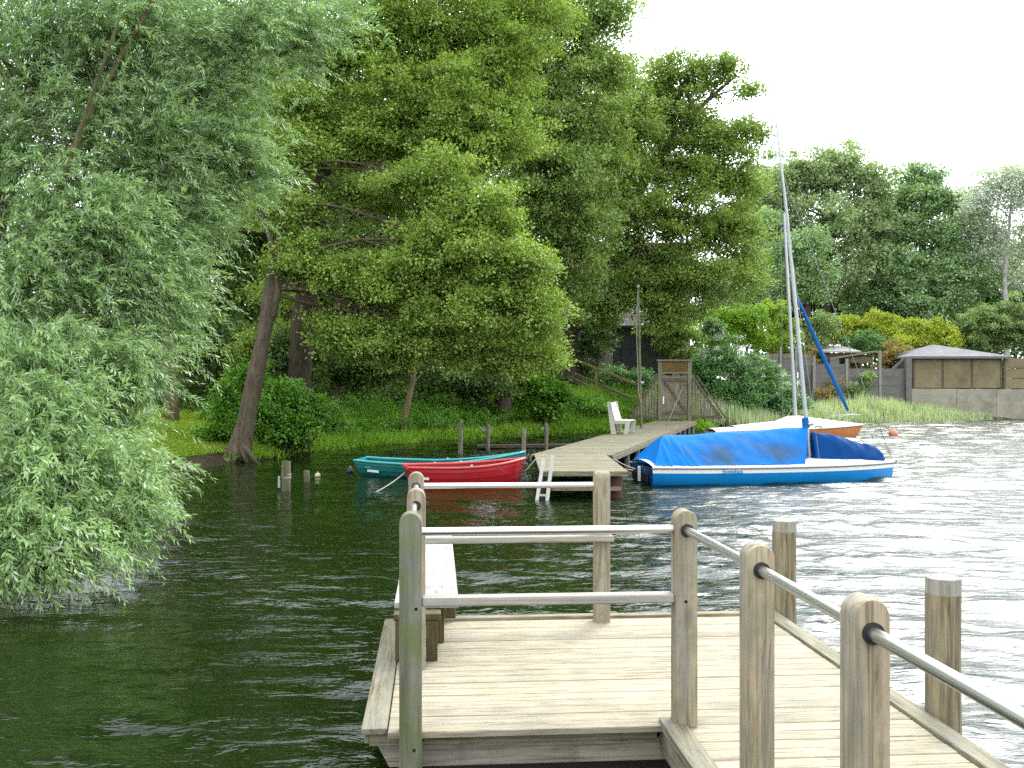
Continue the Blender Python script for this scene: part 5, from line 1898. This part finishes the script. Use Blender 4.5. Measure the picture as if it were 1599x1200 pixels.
def willow():
    rng = np.random.default_rng(41)
    bx, by = -9.6, 12.5
    bz = gz(bx, by)
    root = thing('willow_tree', 'silvery green willow hanging over the water, nearest tree on the left', 'tree', (bx, by, bz))
    base = np.array([bx, by, bz])
    limbs = [[(bx, by, bz - 0.1, 0.42), (bx + 0.5, by, bz + 1.2, 0.34), (*P(-60, 560, 12.4), 0.25)],
             [(*P(-60, 560, 12.4), 0.22), (*P(20, 470, 12.2), 0.13), (*P(70, 370, 12.2), 0.075), (*P(115, 230, 12.4), 0.055), (*P(165, 130, 12.8), 0.04), (*P(235, 10, 13), 0.035), (*P(270, -60, 13), 0.02)],
             [(*P(70, 370, 12.2), 0.035), (*P(110, 250, 11.9), 0.028), (*P(150, 130, 11.8), 0.022), (*P(190, 20, 11.8), 0.012)],
             [(*P(-60, 560, 12.4), 0.22), (*P(-20, 400, 12.6), 0.15), (*P(20, 250, 13), 0.11), (*P(60, 90, 13), 0.07), (*P(90, -60, 13), 0.04)],
             [(*P(20, 470, 12.2), 0.09), (*P(130, 330, 13), 0.075), (*P(250, 210, 13.8), 0.06), (*P(330, 130, 14.4), 0.045), (*P(400, 40, 15), 0.03), (*P(430, 5, 15), 0.015)],
             [(*P(330, 135, 14.4), 0.03), (*P(420, 95, 15), 0.022), (*P(500, 55, 15.5), 0.012)],
             [(*P(130, 330, 13), 0.05), (*P(230, 335, 13.4), 0.04), (*P(320, 310, 13.8), 0.028), (*P(400, 270, 14.2), 0.014)],
             [(*P(-60, 560, 12.4), 0.18), (*P(40, 560, 11.8), 0.07), (*P(130, 520, 12.1), 0.04), (*P(205, 505, 12.6), 0.022), (*P(250, 490, 12.9), 0.01)],
             [(*P(-60, 580, 12.4), 0.16), (*P(20, 650, 10.8), 0.09), (*P(90, 690, 10.4), 0.065), (*P(160, 740, 10.6), 0.04), (*P(230, 760, 11), 0.018)],
             [(*P(20, 650, 10.8), 0.06), (*P(50, 760, 10), 0.045), (*P(70, 850, 9.6), 0.025), (*P(80, 905, 9.5), 0.012)],
             [(*P(-60, 580, 12.4), 0.12), (*P(60, 600, 12.4), 0.07), (*P(150, 640, 12.6), 0.045), (*P(220, 660, 12.8), 0.02)],
             [(*P(-60, 560, 12.4), 0.15), (*P(20, 520, 13.4), 0.09), (*P(120, 420, 14), 0.07), (*P(220, 400, 14.5), 0.05), (*P(310, 420, 15), 0.025)]]
    tb = MB()
    lp = []
    for l in limbs:
        pts = np.array([q[:3] for q in l])
        rad = np.array([q[3] for q in l])
        t = np.linspace(0, len(l) - 1, len(l) * 6)
        fx = np.stack([np.interp(t, np.arange(len(l)), pts[:, k]) for k in range(3)], -1)
        for _ in range(3):
            fx[1:-1] = (fx[:-2] + 2 * fx[1:-1] + fx[2:]) / 4
        fr = np.interp(t, np.arange(len(l)), rad)
        tb.tube(fx - base, fr, 9)
        lp.append(fx)
    lp = np.concatenate(lp)
    L = [lobe(60, 60, 13, 130, 110, 230), lobe(190, 60, 13.4, 130, 90, 230), lobe(330, 40, 14.4, 100, 55, 140), lobe(420, 20, 15, 70, 45, 66), lobe(475, 55, 15.4, 42, 34, 30), lobe(530, 30, 15.6, 34, 22, 20),
         lobe(330, 140, 14.2, 90, 52, 96), lobe(470, 115, 15.2, 34, 24, 12), lobe(210, 210, 13.4, 110, 80, 190), lobe(320, 230, 14, 80, 50, 110), lobe(380, 268, 14.2, 40, 30, 38), lobe(60, 230, 12.6, 110, 110, 140),
         lobe(120, 350, 12.2, 110, 70, 165), lobe(235, 335, 13.4, 80, 56, 115), lobe(310, 345, 14, 36, 36, 26), lobe(40, 440, 11.8, 70, 60, 80), lobe(150, 445, 12.4, 100, 56, 135), lobe(245, 440, 13, 46, 54, 62), lobe(275, 500, 13, 18, 34, 16),
         lobe(60, 560, 11.2, 85, 50, 100), lobe(165, 555, 12, 70, 42, 80), lobe(215, 585, 12.4, 24, 30, 18), lobe(60, 645, 10.6, 80, 40, 90), lobe(165, 635, 12, 46, 30, 30),
         lobe(50, 735, 10.2, 70, 40, 74), lobe(140, 735, 10.6, 60, 40, 66), lobe(205, 752, 11, 30, 38, 34), lobe(110, 800, 10.2, 70, 34, 60), lobe(190, 810, 10.6, 30, 32, 22), lobe(45, 828, 9.7, 60, 34, 56), lobe(36, 868, 9.55, 34, 20, 26), lobe(130, 845, 10, 40, 14, 12), lobe(0, 800, 9.8, 46, 50, 40),
         lobe(-110, 120, 13, 130, 110, 120), lobe(-130, 300, 12.6, 120, 100, 120), lobe(-260, 200, 13, 130, 130, 110), lobe(-120, 470, 12.2, 90, 80, 80), lobe(-110, 640, 11.2, 80, 70, 70), lobe(-320, 400, 13, 120, 110, 90), lobe(-90, 780, 10.4, 60, 50, 44)]
    cl, ow = crown_clusters(L, rng, 0.42)
    for e in cl[rng.random(len(cl)) < 0.16]:
        dz = np.linalg.norm(lp - (e + np.array([-0.3, 0, -0.5])), axis=1)
        s = lp[int(np.argmin(dz))]
        tb.tube(bez(s, e, 0.04, rng, 6) - base, np.linspace(0.016, 0.005, 6), 5, caps=False)
    # leafy shoots: many narrow leaves along curved twigs
    k = len(cl)
    per_c = 3
    s0 = np.repeat(cl, per_c, 0) + rng.normal(0, 0.16, (k * per_c, 3))
    lz = float(0)
    m = len(s0)
    centre = np.array([-8.0, 12.6, 4.0])
    outd = nrm((s0 - centre) * np.array([1, 0.8, 0.5]))
    dirs = nrm(outd * 0.75 + rng.normal(0, 0.5, (m, 3)) + np.array([0.1, -0.1, 0.22]))
    tl = rng.uniform(0.28, 0.62, m)
    nl = 24
    tt = np.linspace(0.05, 1.0, nl)
    sag = rng.uniform(0.10, 0.55, m)
    pos = s0[:, None, :] + dirs[:, None, :] * (tt[None, :, None] * tl[:, None, None])
    pos[..., 2] -= (tt[None, :] ** 2) * (tl * sag)[:, None]
    tang = nrm(dirs[:, None, :] * np.ones((1, nl, 1)) - np.array([0, 0, 1]) * (2 * tt[None, :, None] * sag[:, None, None]))
    u = nrm(np.cross(tang, rand_dir(m, rng)[:, None, :] + 1e-3))
    w = np.cross(tang, u)
    ang = (np.arange(nl) * 2.4)[None, :] + rng.uniform(0, 6.28, (m, 1)) + rng.normal(0, 0.3, (m, nl))
    side = u * np.cos(ang)[..., None] + w * np.sin(ang)[..., None]
    spread = 0.85 - 0.45 * tt[None, :, None]
    d = nrm(tang * 0.8 + side * spread + np.array([0, 0, -0.12]))
    nrmv = nrm(np.cross(np.cross(d, tang + 1e-3), d) * 0.0 + side * -0.5 + np.array([0, 0, 0.75]) + rng.normal(0, 0.42, (m, nl, 3)))
    Lf = (0.108 * (1 - 0.35 * tt ** 3))[None, :] * rng.uniform(0.7, 1.2, (m, nl))
    p = pos.reshape(-1, 3)
    keep = p[:, 2] > 0.03
    me = leaves_mesh('crown', p[keep] - base, d.reshape(-1, 3)[keep], nrmv.reshape(-1, 3)[keep], Lf.ravel()[keep], Lf.ravel()[keep] * 0.235, 0.10)
    # woody twigs
    tw = MB()
    for i in rng.choice(m, 900, replace=False):
        q = pos[i, ::5] - base
        if q[-1][2] + base[2] > 0.03:
            tb.tube(q, 0.0035, 4, caps=False)
    tb.build('trunk', M['bark_olive'], root, smooth=True)
    mesh_obj('crown', me, M['willow_leaf'], root)


def build_shrubs():
    R = np.random.default_rng
    kw = dict(rc=0.42, shoots=14, per=10, rs=0.15, leaf=0.10)
    shrub('flowering_bush', 'large elder bush with cream blossom between gate and masts', 'bush',
          [lobe(1130, 560, 49, 42, 36, 34), lobe(1110, 585, 48.5, 34, 28, 24), lobe(1165, 590, 49.5, 50, 36, 44), lobe(1205, 610, 50.5, 46, 30, 36), lobe(1150, 615, 48.6, 50, 26, 36), lobe(1115, 520, 49.5, 16, 18, 8), lobe(1225, 632, 51.5, 36, 16, 20), lobe(1185, 636, 50, 40, 14, 20)],
          M['elder_leaf'], rng=R(51), rc=0.5, shoots=15, per=11, rs=0.2, leaf=0.13)
    fb = [o for o in bpy.data.objects if o.name == 'flowering_bush'][0]
    rr = R(52)
    cl, _ = crown_clusters([lobe(1130, 555, 48.2, 46, 36, 26), lobe(1175, 588, 48.8, 52, 36, 30), lobe(1210, 606, 49.6, 44, 28, 22), lobe(1118, 520, 49, 14, 18, 8)], rr, 0.2)
    p, dd, nn, L, W = leafy(cl, rr, rc=0.16, shoots=6, per=9, rs=0.09, leaf=0.05, wid=0.9)
    mesh_obj('blossom', leaves_mesh('blossom', p - V3(fb.location), dd, nn, L, W), M['flower'], fb)
    shrub('thuja_hedge', 'clipped bright green conifer hedge right of the oak', 'hedge', [lobe(x, y, 61.5, 17, 34, 40) for x, y in ((1112, 520), (1130, 512), (1148, 512), (1166, 512), (1182, 514))], M['thuja_leaf'], rng=R(53), rc=0.4, shoots=14, per=11, rs=0.16, leaf=0.10, flat=1.2)
    shrub('round_shrub', 'rounded lime green shrub left of the masts', 'shrub', [lobe(1212, 500, 64, 28, 36, 40), lobe(1206, 535, 63.6, 30, 24, 30), lobe(1228, 520, 64, 18, 34, 20)], M['lime_leaf'], rng=R(54), rc=0.42, shoots=14, per=11, rs=0.18, leaf=0.12)
    shrub('grey_shrub', 'grey green shrub between the masts and the golden hedge', 'shrub', [lobe(1283, 515, 65, 22, 34, 30), lobe(1275, 545, 64.6, 22, 20, 18)], M['grey_leaf'], rng=R(55), rc=0.42, shoots=14, per=11, rs=0.18, leaf=0.12)
    shrub('golden_hedge', 'golden yellow shrub hedge behind the garden shed', 'hedge', [lobe(x, y, 67, 24, 22, 26) for x, y in ((1308, 515), (1335, 514), (1362, 510), (1390, 516), (1415, 520), (1440, 524), (1462, 524), (1480, 532))] + [lobe(1400, 540, 66.5, 70, 14, 30), lobe(1460, 540, 66.5, 34, 14, 16)], M['gold_leaf'], rng=R(56), rc=0.42, shoots=14, per=11, rs=0.18, leaf=0.13, flat=1.2)
    shrub('young_shrub', 'mid green shrub in front of the golden hedge above the lean-to', 'shrub', [lobe(1352, 536, 65.6, 36, 20, 34), lobe(1385, 545, 65.4, 18, 18, 14)], M['elder_leaf'], rng=R(57), rc=0.4, shoots=14, per=10, rs=0.17, leaf=0.12)
    shrub('rusty_shrub', 'rust tinged shrub left of the boathouse roof', 'shrub', [lobe(1395, 552, 63.5, 24, 20, 30), lobe(1380, 570, 63.3, 14, 12, 10)], M['rust_leaf'], rng=R(58), rc=0.35, shoots=13, per=10, rs=0.15, leaf=0.10)
    shrub('rusty_shrub', 'brownish shrub behind the garden fence by the masts', 'shrub', [lobe(1262, 575, 63.4, 18, 34, 30)], M['rust_leaf'], rng=R(59), rc=0.35, shoots=13, per=10, rs=0.15, leaf=0.10)
    shrub('dome_shrub', 'big pale green domed shrub behind the boathouse at the right edge', 'shrub', [lobe(1545, 515, 68, 55, 44, 90), lobe(1590, 500, 68, 50, 44, 70), lobe(1505, 530, 68, 40, 30, 44), lobe(1640, 520, 68, 50, 50, 50)], M['grey_leaf'], rng=R(60), rc=0.5, shoots=15, per=11, rs=0.2, leaf=0.14)
    shrub('grey_shrub', 'small grey green bush growing in front of the concrete fence', 'shrub', [lobe(1345, 612, 59.6, 22, 18, 18), lobe(1352, 592, 59.8, 12, 14, 8)], M['grey_leaf'], rng=R(71), rc=0.35, shoots=12, per=9, rs=0.16, leaf=0.11)
    shrub('rusty_shrub', 'straggly rust brown plant at the foot of the concrete fence', 'shrub', [lobe(1290, 616, 59.4, 18, 14, 14), lobe(1306, 600, 59.8, 8, 12, 5)], M['rust_leaf'], rng=R(72), rc=0.3, shoots=10, per=8, rs=0.15, leaf=0.10)
    # left bank undergrowth
    shrub('bank_bush', 'dark leafy bush growing against the leaning alder roots', 'bush', [lobe(420, 660, 28.4, 34, 40, 30), lobe(465, 665, 28.8, 40, 38, 34), lobe(440, 620, 29, 40, 30, 26), lobe(500, 655, 29.6, 30, 34, 22)], M['bank_leaf'], rng=R(61), **kw)
    shrub('bank_bush', 'low leafy bush left of the leaning alder trunk', 'bush', [lobe(355, 640, 28.6, 30, 40, 24), lobe(385, 600, 29, 22, 44, 20), lobe(345, 680, 28.2, 26, 18, 14)], M['bank_leaf'], rng=R(62), **kw)
    shrub('bank_bush', 'tall light leafy sapling bush left of the trunk', 'bush', [lobe(392, 550, 30, 18, 40, 14), lobe(372, 570, 30.5, 24, 30, 14)], M['alder_leaf'], rng=R(63), **kw)
    shrub('bank_bush', 'broad leaved bush on the bank right of the landing plank', 'bush', [lobe(862, 625, 42, 24, 26, 24), lobe(838, 610, 42.5, 28, 30, 24)], M['bank_leaf'], rng=R(64), rc=0.42, shoots=13, per=9, rs=0.2, leaf=0.16)
    shrub('bank_bush', 'dark bush under the low alder branches on the slope', 'bush', [lobe(750, 600, 41, 60, 28, 40), lobe(690, 590, 41, 50, 34, 36), lobe(810, 575, 43, 50, 36, 36)], M['dark_leaf'], rng=R(65), rc=0.5, shoots=13, per=10, rs=0.22, leaf=0.13)
    shrub('bank_bush', 'white speckled bush on the slope between stairs and hut', 'bush', [lobe(955, 585, 47.6, 34, 14, 18), lobe(1005, 592, 47, 26, 14, 14)], M['elder_leaf'], rng=R(66), rc=0.4, shoots=13, per=9, rs=0.18, leaf=0.11)
    shrub('bank_bush', 'shaded bush under the stairs above the bench', 'bush', [lobe(925, 635, 44.4, 40, 18, 26), lobe(890, 640, 44.6, 26, 18, 14)], M['bank_leaf'], rng=R(67), rc=0.42, shoots=13, per=9, rs=0.2, leaf=0.12)
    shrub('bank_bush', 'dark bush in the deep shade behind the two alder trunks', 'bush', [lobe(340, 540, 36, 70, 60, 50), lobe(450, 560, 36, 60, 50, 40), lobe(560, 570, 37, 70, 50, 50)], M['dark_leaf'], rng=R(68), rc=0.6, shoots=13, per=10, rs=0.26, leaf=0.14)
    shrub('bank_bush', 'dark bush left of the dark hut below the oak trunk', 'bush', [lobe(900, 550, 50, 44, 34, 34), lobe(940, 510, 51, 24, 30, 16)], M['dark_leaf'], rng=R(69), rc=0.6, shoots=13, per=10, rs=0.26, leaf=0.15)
    shrub('bank_bush', 'leafy bush right of the dark hut behind the gate', 'bush', [lobe(1068, 545, 52, 34, 40, 34), lobe(1050, 520, 51.6, 24, 30, 16)], M['oak_leaf'], rng=R(70), rc=0.6, shoots=14, per=10, rs=0.26, leaf=0.14)


def blades(name, x, y, h, rng, width=0.018, lean=0.3, segs=2):
    z = ground_z(x, y)
    n = len(x)
    p = np.stack([x, y, z - 0.02], -1)
    d = nrm(np.stack([rng.normal(0, lean, n), rng.normal(0, lean, n), np.ones(n)], -1))
    nn = rand_dir(n, rng)
    nn[:, 2] *= 0.3
    return leaves_mesh(name, p, d, nn, h, np.full(n, width) * rng.uniform(0.7, 1.4, n), 0.3)


def stuff(name, me, mat, label):
    o = mesh_obj(name, me, mat, kind='stuff')
    o['label'] = label
    return o


def build_grass():
    rng = np.random.default_rng(81)

    def scatter(n, x0, x1, y0, y1, dmin, dmax):
        x = rng.uniform(x0, x1, n)
        y = rng.uniform(y0, y1, n)
        d = shore_dist(x, y)
        k = (d > dmin) & (d < dmax)
        return x[k], y[k], d[k]
    x, y, d = scatter(360000, -7.5, 8.5, 26, 50, -0.05, 7.5)
    nz = smooth_noise(x * 2, y * 2, 4)
    k = rng.random(len(x)) < np.clip(0.75 + nz, 0.2, 1)
    x, y, d, nz = x[k], y[k], d[k], nz[k]
    h = (0.22 + 0.38 * np.clip(d / 2.5, 0, 1) + 0.25 * nz) * rng.uniform(0.5, 1.25, len(x))
    stuff('long_grass', blades('long_grass', x, y, np.clip(h, 0.06, 0.95), rng, 0.026, 0.38), M['grass'], 'long green grass on the shaded bank')
    x, y, d = scatter(150000, -16, -6.6, 22, 40, 0.7, 12)
    stuff('lawn', blades('lawn', x, y, rng.uniform(0.06, 0.16, len(x)), rng, 0.022, 0.4), M['lawn'], 'short sunlit lawn behind the leaning alder')
    x, y, d = scatter(200000, -6.55, 9, 24, 46, -0.22, 0.45)
    stuff('overhanging_grass', blades('overhanging_grass', x, y, rng.uniform(0.15, 0.5, len(x)), rng, 0.028, 0.7), M['grass'], 'grass hanging over the water edge of the bank')
    # nettles and other leaves among the grass
    x, y, d = scatter(2600, -7.0, 8.2, 27, 50, 0.5, 7.0)
    c = np.stack([x, y, ground_z(x, y) + rng.uniform(0.15, 0.5, len(x))], -1)
    p, dd, nn, L, W = leafy(c, rng, rc=0.26, shoots=7, per=8, rs=0.13, leaf=0.10, wid=0.55, flat=0.9)
    stuff('undergrowth', leaves_mesh('undergrowth', p, dd, nn, L, W), M['bank_leaf'], 'nettles and leafy undergrowth on the bank')
    # shaded woodland floor further back
    x, y, d = scatter(2600, -30, 6, 34, 60, 4, 30)
    c = np.stack([x, y, ground_z(x, y) + rng.uniform(0.1, 0.7, len(x))], -1)
    p, dd, nn, L, W = leafy(c, rng, rc=0.6, shoots=8, per=8, rs=0.25, leaf=0.2, wid=0.6)
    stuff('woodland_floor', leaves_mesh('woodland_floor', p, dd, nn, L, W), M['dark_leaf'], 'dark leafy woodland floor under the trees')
    # reeds on the right
    x, y, d = scatter(62000, 9.0, 29.5, 46, 62, -1.2, 2.0)
    nz = smooth_noise(x * 1.5, y * 1.5, 8)
    hh = np.interp(x, [9, 14, 20, 23, 25, 27, 29.5], [0.9, 1.35, 1.4, 1.15, 0.85, 0.6, 0.3])
    h = hh * np.clip(1 + 0.35 * nz, 0.5, 1.5) * rng.uniform(0.5, 1.15, len(x))
    k = rng.random(len(x)) < np.where(x > 25, np.clip((29.5 - x) / 4.5, 0, 1), 1)
    stuff('reeds', blades('reeds', x[k], y[k], h[k], rng, 0.055, 0.07), M['reed'], 'pale green reeds fringing the far right shore')
    x, y, d = scatter(60000, 8, 60, 44, 90, 1.8, 20)
    stuff('rough_grass', blades('rough_grass', x, y, rng.uniform(0.08, 0.3, len(x)), rng, 0.05, 0.4), M['bank_leaf'], 'rough grass behind the reeds')

    # bank stones by the water
    for k, (px, py, Y, r) in enumerate(((880, 608, 44.5, .38), (873, 667, 44.0, .30), (890, 664, 44.6, .22))):
        c = P(px, py, Y)
        c[2] = gz(c[0], Y) if k else c[2]
        t = thing('bank_stone', ('pale stone block on the slope left of the stairs', 'flat grey stone at the bank foot left of the bench', 'small grey stone beside the flat one')[k], 'stone', tuple(c))
        bm = bmesh.new()
        bmesh.ops.create_icosphere(bm, subdivisions=3, radius=r)
        for v in bm.verts:
            q = v.co.normalized()
            v.co *= 1 + 0.16 * math.sin(q.x * 5 + k) * math.cos(q.y * 4) + 0.08 * math.sin(q.z * 9 + q.x * 7)
            v.co.z *= 0.55
        me = bpy.data.meshes.new('boulder')
        bm.to_mesh(me)
        bm.free()
        mesh_obj('boulder', me, M['stone'], t)


# ------------------------------------------------------------------ light and camera
def build_light():
    w = bpy.data.worlds.new('World')
    SC.world = w
    w.use_nodes = True
    nt = w.node_tree
    nt.nodes.clear()
    out = nt.nodes.new('ShaderNodeOutputWorld')
    bg = nt.nodes.new('ShaderNodeBackground')
    sky = nt.nodes.new('ShaderNodeTexSky')
    sky.sky_type = 'NISHITA'
    sky.sun_disc = False
    AUR, AUR_P, BASE = 25.0, 4.0, 19.0
    el, az = math.radians(40), math.radians(26)     # azimuth clockwise from +Y
    sky.sun_elevation = el
    sky.sun_rotation = az
    sky.altitude = 50
    sky.air_density = 1.0
    sky.dust_density = 6.0
    sky.ozone_density = 1.0
    # thin bright overcast: the blue is scattered to white, brightest round the veiled sun
    hs = nt.nodes.new('ShaderNodeHueSaturation')
    hs.inputs['Saturation'].default_value = 0.12
    nt.links.new(sky.outputs[0], hs.inputs['Color'])
    d = Vector((math.sin(az) * math.cos(el), math.cos(az) * math.cos(el), math.sin(el)))
    tc = nt.nodes.new('ShaderNodeTexCoord')
    dp = nt.nodes.new('ShaderNodeVectorMath')
    dp.operation = 'DOT_PRODUCT'
    dp.inputs[1].default_value = d
    nt.links.new(tc.outputs['Generated'], dp.inputs[0])

    def mth(op, a, b):
        n = nt.nodes.new('ShaderNodeMath')
        n.operation = op
        for i, v in enumerate((a, b)):
            if isinstance(v, (int, float)):
                n.inputs[i].default_value = v
            else:
                nt.links.new(v, n.inputs[i])
        return n.outputs[0]
    glow = mth('POWER', mth('MAXIMUM', dp.outputs['Value'], 0.0), AUR_P)
    val = mth('ADD', mth('MULTIPLY', glow, AUR), BASE)
    cmb = nt.nodes.new('ShaderNodeCombineColor')
    nt.links.new(mth('MULTIPLY', val, 0.94), cmb.inputs[0])
    nt.links.new(val, cmb.inputs[1])
    nt.links.new(mth('MULTIPLY', val, 1.06), cmb.inputs[2])
    mx = nt.nodes.new('ShaderNodeMix')
    mx.data_type = 'RGBA'
    mx.inputs[0].default_value = 0.85
    nt.links.new(hs.outputs[0], mx.inputs[6])
    nt.links.new(cmb.outputs[0], mx.inputs[7])
    nt.links.new(mx.outputs[2], bg.inputs['Color'])
    bg.inputs['Strength'].default_value = 0.10
    nt.links.new(bg.outputs[0], out.inputs['Surface'])

    ld = bpy.data.lights.new('sun', 'SUN')
    ld.energy = 1.5
    ld.angle = math.radians(16)
    ld.color = (1.0, 0.97, 0.90)
    lo = bpy.data.objects.new('sun', ld)
    COL.objects.link(lo)
    lo.rotation_euler = d.to_track_quat('Z', 'Y').to_euler()
    lo.location = (20, -20, 40)

    cd = bpy.data.cameras.new('camera')
    cd.lens = 35.0
    cd.sensor_width = 36.0
    cd.clip_end = 3000
    co = bpy.data.objects.new('camera', cd)
    COL.objects.link(co)
    co.location = (0, 0, EYE)
    co.rotation_euler = (math.radians(90), 0, 0)
    SC.camera = co
    SC.view_settings.view_transform = 'Standard'
    SC.view_settings.look = 'None'
    SC.view_settings.gamma = 1
    SC.view_settings.exposure = 0.75
    SC.render.engine = 'CYCLES'
    cy = SC.cycles
    cy.max_bounces = 6
    cy.diffuse_bounces = 4
    cy.glossy_bounces = 3
    cy.transmission_bounces = 4
    cy.transparent_max_bounces = 4
    cy.use_denoising = False
    cy.denoiser = 'OPENIMAGEDENOISE'
    cy.use_adaptive_sampling = True
    cy.adaptive_threshold = 0.02
    cy.caustics_reflective = False
    cy.caustics_refractive = False
    cy.sample_clamp_indirect = 6


build_setting()
build_pier()
build_jetty()
build_small()
build_boats()
build_far_shore()
build_trees()
willow()
build_shrubs()
build_grass()
build_light()
